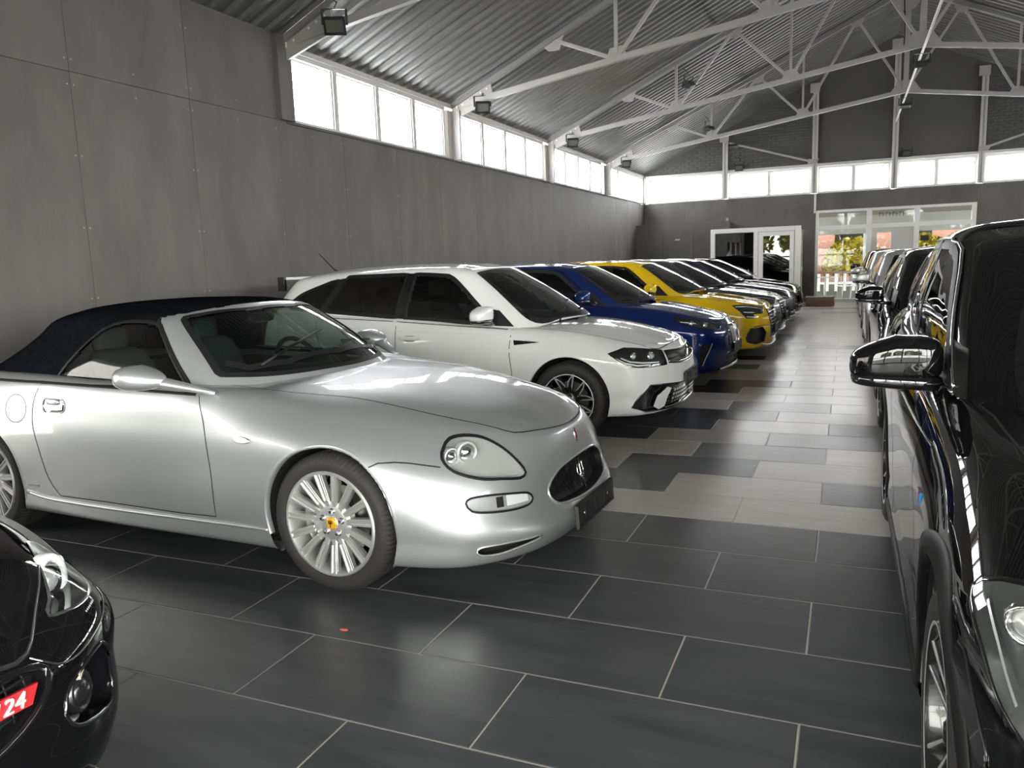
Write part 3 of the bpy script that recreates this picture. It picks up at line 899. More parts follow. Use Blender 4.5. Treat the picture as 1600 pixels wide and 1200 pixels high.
class Shell:
    def __init__(s, rows, res, arches=(), rowknots=None):
        A = np.array(rows, float)
        A[:, 0, 1] = 0
        A[:, -1, 1] = 0
        A[-1, :, 1] = 0
        kc = chord_knots(np.swapaxes(A[1:-1], 0, 1))
        B = np.swapaxes(herm(np.swapaxes(A, 0, 1), kc, knots_sample(kc, res), 'mirror', 'mirror'), 0, 1)
        nc = A.shape[1]
        kr = chord_knots(A[:, nc // 4: 3 * nc // 4 + 1])
        G = herm(B, kr, knots_sample(kr, res), None, 'mirror')
        G[:, 0, 1] = 0
        G[:, -1, 1] = 0
        G[-1, :, 1] = 0
        G[:, :, 1] = np.maximum(G[:, :, 1], 0)
        nv, nu = G.shape[:2]
        V = G.reshape(-1, 3).copy()
        iv, iu = np.meshgrid(np.arange(nv - 1), np.arange(nu - 1), indexing='ij')
        a = (iv * nu + iu).ravel()
        F = np.stack([a, a + nu, a + nu + 1, a + 1], 1)
        for xw, zw, r in arches:
            d = np.hypot(V[:, 0] - xw, V[:, 2] - zw)
            ins = (d < r) & (V[:, 1] > .4) & (V[:, 2] < zw + r)
            F = F[~ins[F].all(1)]
            k = (r / np.maximum(d, 1e-6))[ins]
            V[ins, 0] = xw + (V[ins, 0] - xw) * k
            V[ins, 2] = zw + (V[ins, 2] - zw) * k
        n = len(V)
        W = V * [1, -1, 1]
        mp = np.arange(n) + n
        cen = np.abs(V[:, 1]) < 1e-6
        mp[cen] = np.arange(n)[cen]
        s.V = np.concatenate([V, W])
        s.F = np.concatenate([F, mp[F[:, ::-1]]])
        # fold away zero-area faces
        e = s.V[s.F]
        ar = np.linalg.norm(np.cross(e[:, 2] - e[:, 0], e[:, 3] - e[:, 1]), axis=1)
        s.F = s.F[ar > 1e-9]
        s.finish()
    def finish(s):
        e = s.V[s.F]
        fn = np.cross(e[:, 2] - e[:, 0], e[:, 3] - e[:, 1])
        s.FC = e.mean(1)
        vn = np.zeros_like(s.V)
        for k in range(4): np.add.at(vn, s.F[:, k], fn)
        # weld normals of coincident points (poles of the grid)
        key = np.round(s.V, 4)
        _, inv = np.unique(key, axis=0, return_inverse=True)
        inv = inv.ravel()
        acc = np.zeros((inv.max() + 1, 3))
        np.add.at(acc, inv, vn)
        vn = acc[inv]
        s.VN = vn / (np.linalg.norm(vn, axis=1, keepdims=True) + 1e-12)
        # outward check
        mid = s.V.mean(0)
        if (np.einsum('ij,ij->i', s.VN, s.V - mid) > 0).mean() < .5:
            s.F = s.F[:, ::-1]
            s.VN = -s.VN
        s.FN = fn / (np.linalg.norm(fn, axis=1, keepdims=True) + 1e-12)
        s.left = np.ones(len(s.F), bool)
    def take(s, mask):
        """faces of the mask that are still there; removes them"""
        m = mask & s.left
        s.left &= ~m
        return m
    def cut(s, skin, fr, poly, lim=.05, cond=None):
        """open the shell along an outline: drop the faces inside, pull the ragged rim onto the line"""
        e1, e2, d = (np.array(v) for v in fr)
        m = in_poly(s.FC @ e1, s.FC @ e2, poly) & (s.FN @ d > lim)
        if cond is not None: m &= cond
        s.take(m)
        vr = np.unique(s.F[m])                       # only corners of dropped faces can poke in
        keep = np.zeros(len(s.V), bool)
        keep[np.unique(s.F[s.left])] = True
        vr = vr[keep[vr]]
        P = np.array(densify(poly, .008))
        for i in vr:
            a, b = s.V[i] @ e1, s.V[i] @ e2
            k = np.argmin((P[:, 0] - a) ** 2 + (P[:, 1] - b) ** 2)
            loc, n = skin.hit(fr, P[k, 0], P[k, 1])
            if (V3(s.V[i]) - loc).length < .12: s.V[i] = loc
    def mask_side(s, poly, side=0):
        m = in_poly(s.FC[:, 0], s.FC[:, 2], poly)
        if side: m &= s.FC[:, 1] * side > .25
        return m
    def mask_fr(s, fr, poly, lim=.05):
        e1, e2, d = (np.array(v) for v in fr)
        m = in_poly(s.FC @ e1, s.FC @ e2, poly)
        return m & ((s.FN @ d) * (1 if True else 1) > lim)
    def emit(s, name, mask, mat, parent):
        m = s.take(mask)
        if not m.any(): return None
        F = s.F[m]
        used, inv = np.unique(F, return_inverse=True)
        F = inv.reshape(F.shape)
        me = bpy.data.meshes.new(name)
        me.from_pydata(s.V[used].tolist(), [], F.tolist())
        me.polygons.foreach_set('use_smooth', [True] * len(me.polygons))
        me.normals_split_custom_set_from_vertices(s.VN[used].tolist())
        return link(name, me, mat, parent)

class Skin:
    """ray target made of one or more shells"""
    def __init__(s, *shells):
        vs, fs, n = [], [], 0
        for sh in shells:
            vs += sh.V.tolist()
            fs += (sh.F + n).tolist()
            n += len(sh.V)
        s.t = BVHTree.FromPolygons(vs, fs)
    def hit(s, fr, a, b, far=6.):
        e1, e2, d = fr
        o = e1 * a + e2 * b
        loc, n, i, dist = s.t.ray_cast(o + d * far, -d)
        if loc is None:
            loc, n, i, dist = s.t.find_nearest(o + d * .8)
        if n.dot(d) < 0: n = -n
        return loc, n
def densify(pts, res, closed=True):
    out = []
    n = len(pts)
    for i in range(n if closed else n - 1):
        a, b = np.array(pts[i]), np.array(pts[(i + 1) % n])
        m = max(1, int(round(np.linalg.norm(b - a) / res)))
        out += [tuple(a + (b - a) * k / m) for k in range(m)]
    if not closed: out.append(tuple(pts[-1]))
    return out
def patch(skin, fr, poly, off=.003, res=.03, depth=None, skirt=0., mb=None, bulge=0.):
    """filled outline laid on the skin; off along the normal, or sunk by depth along the view axis"""
    bd = densify(poly, res)
    n = len(bd)
    P = np.array(bd)
    x0, y0 = P.min(0)
    x1, y1 = P.max(0)
    gx, gy = np.meshgrid(np.arange(x0 + res / 2, x1, res), np.arange(y0 + res / 2, y1, res))
    gx, gy = gx.ravel(), gy.ravel()
    ip = inset(bd, res * .45)
    k = in_poly(gx, gy, ip)
    pts = [V3((a, b)) for a, b in bd] + [V3((a, b)) for a, b in zip(gx[k], gy[k])]
    vo, eo, fo, _, _, _ = delaunay_2d_cdt(pts, [(i, (i + 1) % n) for i in range(n)], [], 1, 1e-6)
    mb = mb or MB()
    vs = []
    e1, e2, d = fr
    cx, cy = (x0 + x1) / 2, (y0 + y1) / 2
    for v in vo:
        loc, nn = skin.hit(fr, v.x, v.y)
        if bulge:
            q = 1 - min(1, ((v.x - cx) / (x1 - x0) * 2) ** 2 * .5 + ((v.y - cy) / (y1 - y0) * 2) ** 2 * .5)
            loc = loc + nn * bulge * q
        vs.append(loc - d * depth if depth is not None else loc + nn * off)
    fs = [tuple(f) if (e1.cross(e2)).dot(d) > 0 else tuple(reversed(f)) for f in fo]
    if skirt:
        m = len(vs)
        for a, b in bd:
            loc, nn = skin.hit(fr, a, b)
            vs.append(loc + nn * (off - skirt) if depth is None else loc + nn * .001)
        bi = list(range(n))
        fs += [(i, (i + 1) % n, m + (i + 1) % n, m + i) for i in range(n)]
    mb.add(vs, fs)
    return mb
def strip(skin, fr, pts, width, off=.0012, res=.03, closed=False, mb=None, raise_=0.):
    """flat band following a polyline on the skin"""
    P = densify(pts, res, closed)
    n = len(P)
    mb = mb or MB()
    vs = []
    for i in range(n):
        a = np.array(P[(i - 1) % n] if (closed or i > 0) else P[i])
        b = np.array(P[(i + 1) % n] if (closed or i < n - 1) else P[i])
        t = (b - a) / (np.linalg.norm(b - a) + 1e-9)
        nn = np.array([-t[1], t[0]]) * width / 2
        for sg in (-1, 0, 1):
            q = np.array(P[i]) + sg * nn
            loc, no = skin.hit(fr, q[0], q[1])
            vs.append(loc + no * (off + (raise_ if sg == 0 else 0)))
    fs = []
    for i in range(n if closed else n - 1):
        j = (i + 1) % n
        for k in (0, 1): fs.append((3 * i + k, 3 * i + k + 1, 3 * j + k + 1, 3 * j + k))
    mb.add(vs, fs)
    return mb
def bead(skin, fr, pts, r, res=.03, closed=False, mb=None, n=6, off=0.):
    P = densify(pts, res, closed)
    mb = mb or MB()
    L = []
    for a, b in P:
        loc, no = skin.hit(fr, a, b)
        L.append(loc + no * off)
    mb.tube(L, r, n, closed)
    return mb
def blob(mb, c, r, e=(.8, .8), nu=24, nv=14, shape=None):
    """superellipsoid; shape(x,y,z unit) -> offset vector"""
    vs = []
    def sp(v, k): return math.copysign(abs(v) ** k, v)
    for i in range(nv + 1):
        ph = -math.pi / 2 + math.pi * i / nv
        for j in range(nu):
            th = 2 * math.pi * j / nu
            p = V3((sp(math.cos(ph), e[0]) * sp(math.cos(th), e[1]), sp(math.cos(ph), e[0]) * sp(math.sin(th), e[1]), sp(math.sin(ph), e[0])))
            q = V3((p.x * r[0], p.y * r[1], p.z * r[2]))
            if shape: q = q + V3(shape(p))
            vs.append(V3(c) + q)
    fs = [(i * nu + j, i * nu + (j + 1) % nu, (i + 1) * nu + (j + 1) % nu, (i + 1) * nu + j) for i in range(nv) for j in range(nu)]
    return mb.add(vs, fs)

# ------------------------------------------------------------------ car materials
def paint(name, col, metal=0., rough=.35, coat=1.):
    m = simple(name, col, rough, metal, coat, .012, .5 if metal > .3 else .0)
    m.node_tree.nodes['Principled BSDF'].inputs['Coat IOR'].default_value = 1.5
    return m
paint('paint_silver', (.53, .55, .555), .72, .40)
paint('paint_white', (.74, .745, .73), 0, .4)
paint('paint_blue', (.004, .016, .10), .3, .35)
paint('paint_yellow', (.62, .40, .006), .0, .4)
paint('paint_grey', (.05, .052, .052), .4, .35)
paint('paint_navy', (.010, .014, .045), .4, .35)
paint('paint_black', (.004, .004, .0045), 0, .3)
paint('paint_pale', (.52, .52, .50), .6, .35)
pane('tint_glass', (.16, .18, .18), 0., 1.5)
pane('dark_glass', (.045, .05, .05), 0., 1.5)
pane('green_glass', (.42, .50, .47), 0., 1.5)
pane('lamp_cover', (.93, .95, .95), 0., 1.45)
simple('chrome', (.78, .78, .78), .08, 1.)
simple('alloy', (.70, .70, .69), .42, .8)
simple('alloy_dark', (.02, .02, .021), .25, .3, .5)
simple('steel', (.38, .37, .36), .35, 1.)
simple('rubber', (.022, .021, .020), .72)
simple('gap', (.006, .006, .006), .7)
noisy('soft_top', (.005, .0055, .007), (.009, .010, .012), 30, (.85, .98), (1, 1, 1), 3, .25, bscale=500)
MAT['soft_top'].node_tree.nodes['Principled BSDF'].inputs['Specular IOR Level'].default_value = .0
simple('leather', (.055, .065, .062), .5)
simple('interior', (.014, .014, .015), .65)
simple('lamp_bowl', (.58, .585, .57), .22, .35)
simple('lamp_white', (.85, .86, .84), .3)
simple('lamp_dark', (.16, .165, .165), .25, .3)
simple('amber', (.6, .55, .45), .3)
simple('emblem_yellow', (.75, .38, .02), .35, .2)
simple('emblem_red', (.45, .02, .025), .3)
simple('mesh_black', (.010, .010, .011), .5)
simple('plate_black', (.020, .020, .022), .55)
simple('caliper', (.42, .42, .42), .4, .6)
simple('disc', (.16, .155, .15), .35, 1.)

# ------------------------------------------------------------------ wheels
def tyre_mesh(Rt, Rr, w, treads=84):
    prof = [(Rr - .004, -.012), (Rr + .006, -.002), (Rr + .3 * (Rt - Rr), .006), (Rr + .62 * (Rt - Rr), .005), (Rt - .014, -.008), (Rt - .004, -.022), (Rt, -.04),
            (Rt, -.07), (Rt - .007, -.071), (Rt - .007, -.079), (Rt, -.08), (Rt, -w / 2 - .004), (Rt - .007, -w / 2 - .003), (Rt - .007, -w / 2 + .004 - .008), (Rt, -w / 2 - .005 - .008),
            (Rt, -w + .04), (Rt - .01, -w + .012), (Rr + .5 * (Rt - Rr), -w), (Rr - .004, -w + .012), (Rr - .02, -w + .02)]
    n = treads * 3
    mb = MB().lathe(prof, n, 'y')
    # lateral tread cuts across the shoulder
    for i in (4, 5, 6, 7):
        for k in range(n):
            if k % 3 == 0:
                x, y, z = mb.v[i * n + k]
                q = math.hypot(x, z)
                mb.v[i * n + k] = (x * (q - .005) / q, y, z * (q - .005) / q)
    return mb.mesh('tyre', smooth=True, angle=38)
def spoke_bar(mb, ang, r0, r1, w0, w1, y0, y1, t, side=0., side1=None):
    """radial bar in the wheel plane; y = height of its face, t = thickness"""
    side1 = side if side1 is None else side1
    c, s = math.cos(ang), math.sin(ang)
    def pt(r, l, y): return (r * c - l * s, y, r * s + l * c)
    b = w0 * .16
    vs = [pt(r0, side - w0 / 2, y0 - t), pt(r0, side - w0 / 2, y0 - b), pt(r0, side - w0 / 2 + b, y0), pt(r0, side + w0 / 2 - b, y0), pt(r0, side + w0 / 2, y0 - b), pt(r0, side + w0 / 2, y0 - t)]
    b = w1 * .16
    vs += [pt(r1, side1 - w1 / 2, y1 - t), pt(r1, side1 - w1 / 2, y1 - b), pt(r1, side1 - w1 / 2 + b, y1), pt(r1, side1 + w1 / 2 - b, y1), pt(r1, side1 + w1 / 2, y1 - b), pt(r1, side1 + w1 / 2, y1 - t)]
    mb.add(vs, [(i, i + 1, 7 + i, 6 + i) for i in range(5)] + [(5, 0, 6, 11), (0, 5, 4, 3, 2, 1), (6, 7, 8, 9, 10, 11)])
WHEEL = {}
def wheel_kit(key, Rt, Rr, w, style):
    if key in WHEEL: return WHEEL[key]
    kit = {'tyre': [(tyre_mesh(Rt, Rr, w), 'rubber')]}
    rim = MB().lathe([(Rr + .002, -.004), (Rr - .004, .003), (Rr - .012, .002), (Rr - .018, -.010), (Rr - .024, -.05), (Rr - .035, -.11), (Rr - .03, -w + .03), (Rr - .004, -w + .016)], 64, 'y')
    sub = []
    if style == 'multi':
        mats = 'alloy'
        for k in range(15):
            a = 2 * math.pi * (k + .2) / 15
            spoke_bar(rim, a, .075, Rr - .012, .030, .036, -.026, -.006, .03)
            for sg in (-1, 1): spoke_bar(rim, a, .105, Rr - .01, .009, .011, -.017, .001, .02, sg * .0095, sg * .012)
        rim.lathe([(0, -.018), (.03, -.018), (.034, -.022), (.05, -.024), (.085, -.026), (.098, -.034), (.1, -.07), (0, -.07)], 48, 'y')
        bolts = MB()
        for k in range(5):
            a = 2 * math.pi * k / 5 + .35
            c = (.054 * math.cos(a), 0, .054 * math.sin(a))
            bolts.lathe([(0, -.008), (.007, -.009), (.010, -.014), (.011, -.024), (.015, -.0235), (.0165, -.028)], 12, 'y', c)
        sub.append(('wheel_bolts', bolts.mesh('wheel_bolts', smooth=True, angle=35), 'chrome'))
        sub.append(('centre_cap', MB().lathe([(0, -.010), (.02, -.011), (.028, -.014), (.03, -.020)], 24, 'y').mesh('centre_cap', smooth=True), 'emblem_yellow'))
        em = MB()
        em.box((-.002, -.0098, -.016), (.002, -.0085, .012))
        for x in (-.008, 0, .008): em.prism([(x - .0022, .002), (x + .0022, .002), (x + .0022, .012), (x, .017), (x - .0022, .012)], -.0098, -.0085)
        em.box((-.010, -.0098, .000), (.010, -.0085, .004))
        sub.append(('cap_emblem', em.mesh('cap_emblem'), 'black_plastic'))
    else:
        mats = 'alloy_dark'
        face = MB()
        if style == 'vee':        # machined V pairs
            for k in range(5):
                a = 2 * math.pi * (k + .12) / 5
                for sg in (-1, 1):
                    spoke_bar(rim, a, .05, Rr - .012, .035, .05, -.03, -.006, .035, sg * .018, sg * .062)
                    spoke_bar(face, a, .07, Rr - .012, .009, .014, -.028, -.003, .006, sg * .032, sg * .088)
                    spoke_bar(face, a, .11, Rr - .06, .008, .012, -.026, -.010, .006, sg * .008, sg * .036)
                    c, s = math.cos(a), math.sin(a)
                    r1, r2 = Rr - .06, Rr - .03
                    face.bar((r1 * c - sg * .036 * -s * -1, -.011, r1 * s + sg * .036 * c), (r2 * c + sg * .07 * -s, -.008, r2 * s + sg * .07 * c), .006, .008, (0, 1, 0))
        else:                     # paired straight spokes
            for k in range(5):
                a = 2 * math.pi * (k + .3) / 5
                for sg in (-1, 1):
                    spoke_bar(rim, a, .05, Rr - .012, .03, .034, -.035, -.006, .035, sg * .016, sg * .045)
                    spoke_bar(face, a, .08, Rr - .014, .008, .012, -.03, -.002, .008, sg * .018, sg * .046)
        rim.lathe([(0, -.02), (.03, -.02), (.036, -.024), (.065, -.03), (.075, -.04), (.078, -.07), (0, -.07)], 32, 'y')
        face.lathe([(Rr - .002, .0045), (Rr - .008, .005), (Rr - .011, .003)], 64, 'y')
        sub.append(('machined_face', face.mesh('machined_face', fix=True), 'alloy'))
        sub.append(('centre_cap', MB().lathe([(0, -.014), (.024, -.015), (.03, -.022)], 20, 'y').mesh('centre_cap', smooth=True), 'black_gloss'))
    kit['rim'] = [(rim.mesh('rim', smooth=True, angle=32), mats)]
    kit['disc'] = [(MB().lathe([(.06, -.085), (Rr * .68, -.085), (Rr * .68, -.11), (.06, -.11)], 48, 'y').mesh('brake_disc', smooth=True, angle=30), 'disc')]
    cal = MB().lathe([(Rr * .50, -.07), (Rr * .55, -.058), (Rr * .74, -.058), (Rr * .80, -.075), (Rr * .80, -.13), (Rr * .5, -.13)], 14, 'y', (0, 0, 0), R(-42), R(28))
    for q in (-28, -8, 12): cal.lathe([(0, -.048), (.014, -.05), (.018, -.06)], 10, 'y', (Rr * .64 * math.cos(R(q)), 0, Rr * .64 * math.sin(R(q))))
    kit['caliper'] = [(cal.mesh('brake_caliper', smooth=True, angle=30), 'caliper')]
    kit['sub'] = sub
    WHEEL[key] = kit
    return kit
def add_wheel(car, kit, x, y, z, side, spin=0.):
    t = link('wheel', kit['tyre'][0][0], 'rubber', car)
    t.location = (x, y * side, z)
    t.rotation_euler = (0, 0, 0 if side > 0 else math.pi)
    for nm, (me, mt) in (('rim', kit['rim'][0]), ('brake_disc', kit['disc'][0]), ('brake_caliper', kit['caliper'][0])):
        link(nm, me, mt, t)
    for nm, me, mt in kit['sub']:
        o = link(nm, me, mt, t)
        if nm == 'wheel_bolts': o['kind'] = 'stuff'
    return t
def arch_parts(car, skin, xw, zw, r, paintmat, w, trim=None, trimw=.0):
    for s in (1, -1):
        a0, a1 = R(-14), R(194)
        pts = [(xw + r * math.cos(a0 + (a1 - a0) * k / 60), zw + r * math.sin(a0 + (a1 - a0) * k / 60)) for k in range(61)]
        L = [skin.hit(fr_side(s), a, b)[0] for a, b in [(xw + (p[0] - xw) * 1.012, zw + (p[1] - zw) * 1.012) for p in pts]]
        mb = MB()
        n = len(L)
        rings = []
        for (a, b), l in zip(pts, L):
            dx, dz = (a - xw) / r, (b - zw) / r
            y = l.y
            rings.append([(a + dx * .010, y + s * .0005, b + dz * .010), (a + dx * .002, y + s * .0035, b + dz * .002), (a - dx * .004, y - s * .001, b - dz * .004), (a - dx * .004, y - s * .028, b - dz * .004)])
        vs = [v for q in rings for v in q]
        mb.add(vs, [(4 * i + k, 4 * i + k + 1, 4 * i + k + 5, 4 * i + k + 4) for i in range(n - 1) for k in range(3)])
        mb.build('arch_lip', paintmat, car, smooth=True)
        if trim:
            m2 = MB()
            rings = []
            for (a, b), l in zip(pts, L):
                dx, dz = (a - xw) / r, (b - zw) / r
                hy = skin.hit(fr_side(s), a + dx * trimw, b + dz * trimw)[0].y
                rings.append([(a + dx * trimw, hy - s * .002, b + dz * trimw), (a + dx * trimw * .96, hy + s * .005, b + dz * trimw * .96), (a, l.y + s * .006, b), (a - dx * .006, l.y - s * .03, b - dz * .006)])
            vs = [v for q in rings for v in q]
            m2.add(vs, [(4 * i + k, 4 * i + k + 1, 4 * i + k + 5, 4 * i + k + 4) for i in range(n - 1) for k in range(3)])
            m2.build('arch_trim', trim, car, smooth=True)
        ww = MB().lathe([(r + .012, s * (w - .035)), (r + .015, s * (w - .36)), (.05, s * (w - .37))], 28, 'y', (xw, 0, zw), R(-16), R(196))
        ww.build('wheel_well', 'black_matte', car, smooth=True)

# ------------------------------------------------------------------ shared small parts
def seat(car, x, y, z, mat='interior', s=1.):
    b = MB()
    blob(b, (x - .22 * s, y, z + .40 * s), (.085 * s, .235 * s, .34 * s), (.45, .5), 20, 14, lambda p: (-.16 * p.z * s - .02 * abs(p.y) * 0, 0, 0))
    st = b.build('seat', mat, car, smooth=True)
    c = MB()
    blob(c, (x + .06 * s, y, z + .02), (.27 * s, .24 * s, .09 * s), (.45, .5), 20, 10)
    c.build('cushion', mat, st, smooth=True)
    hd = MB()
    blob(hd, (x - .42 * s, y, z + .80 * s), (.05 * s, .13 * s, .10 * s), (.5, .6), 16, 10)
    hd.tube([(x - .40 * s, y - .05, z + .6 * s), (x - .41 * s, y - .05, z + .76 * s)], .007, 6).tube([(x - .40 * s, y + .05, z + .6 * s), (x - .41 * s, y + .05, z + .76 * s)], .007, 6)
    hd.build('headrest', mat, st, smooth=True)
def steering(car, x, y, z, mat='interior'):
    c, s = math.cos(R(28)), math.sin(R(28))
    pts = []
    for k in range(28):
        a = 2 * math.pi * k / 28
        u, v = .185 * math.cos(a), .185 * math.sin(a)
        pts.append((x - v * s, y + u, z + v * c))
    m = MB().tube(pts, .015, 8, True)
    m.bar((x, y - .17, z), (x, y + .17, z), .03, .02).bar((x, y, z), (x + .17 * s, y, z - .17 * c), .03, .02)
    blob(m, (x - .0, y, z), (.035, .07, .06), (.7, .7), 12, 8)
    m.tube([(x, y, z), (x + .35, y, z - .16)], .03, 8)
    m.build('steering_wheel', mat, car, smooth=True)
def plate_holder(car, skin, x, z, w=.52, h=.115, tilt=0., mat='plate_black', yaw=0.):
    m = MB().box((0, -w / 2, -h / 2), (.012, w / 2, h / 2))
    m.box((.012, -w / 2, -h / 2), (.017, w / 2, -h / 2 + .012)).box((.012, -w / 2, h / 2 - .008), (.017, w / 2, h / 2)).box((.012, -w / 2, -h / 2), (.017, -w / 2 + .008, h / 2)).box((.012, w / 2 - .008, -h / 2), (.017, w / 2, h / 2))
    for q in (-.16, -.02, .12): m.box((.012, q, -.03), (.0145, q + .05, .03))
    o = m.build('licence_plate_holder', mat, car, fix=False)
    o.location = (x, 0, z)
    o.rotation_euler = (0, tilt, 0)
    sc = MB()
    for q in (-.17, .17): sc.lathe([(0, .016), (.007, .016), (.008, .012)], 8, 'x', (0, q, 0))
    sc.build('screws', 'steel', o, fix=False)
    return o
# ================================================================== silver convertible
def rows_from(xb, spec):
    """spec rows: (z list, y list, dxf, dxr)"""
    out = []
    n = len(xb)
    wf = [0] * (n - 4) + [.3, .65, .92, 1]
    wr = [1, .95, .7, .3] + [0] * (n - 4)
    for z, y, dxf, dxr in spec:
        out.append([(xb[i] + wf[i] * dxf + wr[i] * dxr, y[i], z[i]) for i in range(n)])
    return out
def convertible_rows():
    xb = [-3.33, -3.30, -3.12, -2.85, -2.44, -2.0, -1.4, -.70, -.42, 0, .34, .65, .848, .915]
    S = [
        ([.30, .29, .26, .22, .19, .175, .165, .165, .165, .17, .155, .15, .155, .155], [0, .40, .66, .74, .77, .77, .77, .77, .77, .77, .72, .60, .37, 0], -.10, .12),
        ([.29, .28, .25, .21, .18, .17, .16, .16, .16, .165, .150, .145, .15, .15], [0, .45, .735, .825, .86, .855, .85, .845, .845, .855, .815, .695, .44, 0], -.045, .09),
        ([.40, .40, .38, .35, .33, .29, .275, .275, .29, .32, .29, .26, .245, .24], [0, .46, .77, .87, .90, .885, .862, .862, .872, .893, .855, .735, .47, 0], .028, 0),
        ([.56, .56, .56, .56, .56, .53, .50, .49, .50, .52, .47, .42, .39, .38], [0, .46, .78, .885, .912, .895, .868, .864, .882, .905, .868, .745, .475, 0], -.012, -.01),
        ([.76, .76, .76, .76, .75, .73, .71, .70, .70, .68, .62, .56, .52, .51], [0, .45, .76, .862, .897, .886, .862, .852, .862, .872, .815, .69, .43, 0], -.04, .02),
        ([.885, .885, .885, .895, .905, .905, .888, .872, .84, .79, .738, .69, .65, .637], [0, .42, .69, .79, .825, .83, .815, .785, .755, .725, .655, .54, .33, 0], -.068, .07),
        ([.90, .90, .905, .918, .93, .93, .90, .895, .88, .85, .80, .745, .69, .663], [0, .30, .50, .57, .60, .60, .59, .57, .55, .53, .47, .38, .23, 0], -.095, .09),
        ([.905, .905, .91, .925, .94, .94, .90, .905, .90, .872, .823, .765, .70, .672], [0, .15, .26, .30, .32, .32, .31, .30, .29, .28, .25, .20, .12, 0], -.105, .10),
        ([.908, .908, .915, .93, .945, .945, .90, .91, .905, .876, .826, .768, .703, .675], [0] * 14, -.11, .10)]
    return rows_from(xb, S)
def softtop_rows():
    base = [(-2.93, 0, .915), (-2.90, .36, .915), (-2.74, .60, .91), (-2.45, .72, .905), (-1.95, .765, .897), (-1.45, .775, .885), (-1.05, .772, .872), (-.80, .74, .858), (-.52, .42, .893), (-.42, 0, .905)]
    top = [(-2.36, 0, 1.215), (-2.34, .28, 1.213), (-2.22, .50, 1.205), (-1.94, .57, 1.222), (-1.62, .575, 1.215), (-1.42, .585, 1.222), (-1.30, .585, 1.222), (-1.20, .565, 1.22), (-1.07, .32, 1.252), (-1.03, 0, 1.262)]
    roof6 = [(-2.28, 0, 1.25), (-2.26, .18, 1.25), (-2.14, .36, 1.258), (-1.88, .385, 1.278), (-1.60, .40, 1.278), (-1.42, .405, 1.28), (-1.30, .405, 1.276), (-1.20, .39, 1.268), (-1.12, .21, 1.272), (-1.09, 0, 1.275)]
    roofc = [(-2.27, 0, 1.255), (-2.25, 0, 1.257), (-2.12, 0, 1.28), (-1.86, 0, 1.302), (-1.60, 0, 1.305), (-1.42, 0, 1.302), (-1.30, 0, 1.298), (-1.22, 0, 1.29), (-1.14, 0, 1.282), (-1.12, 0, 1.28)]
    rows = [base]
    for t, b in ((.35, .026), (.72, .024)):
        r_ = []
        for i, (p, q) in enumerate(zip(base, top)):
            x, y, z = (p[k] + (q[k] - p[k]) * t for k in range(3))
            if i >= 7: x += b * (.5 if i == 7 else 1.1)
            elif i <= 2: x += b * 1.5
            if 3 < i < 9: y += b * .9
            r_.append((x, y, z))
        rows.append(r_)
    return rows + [top, roof6, roofc]
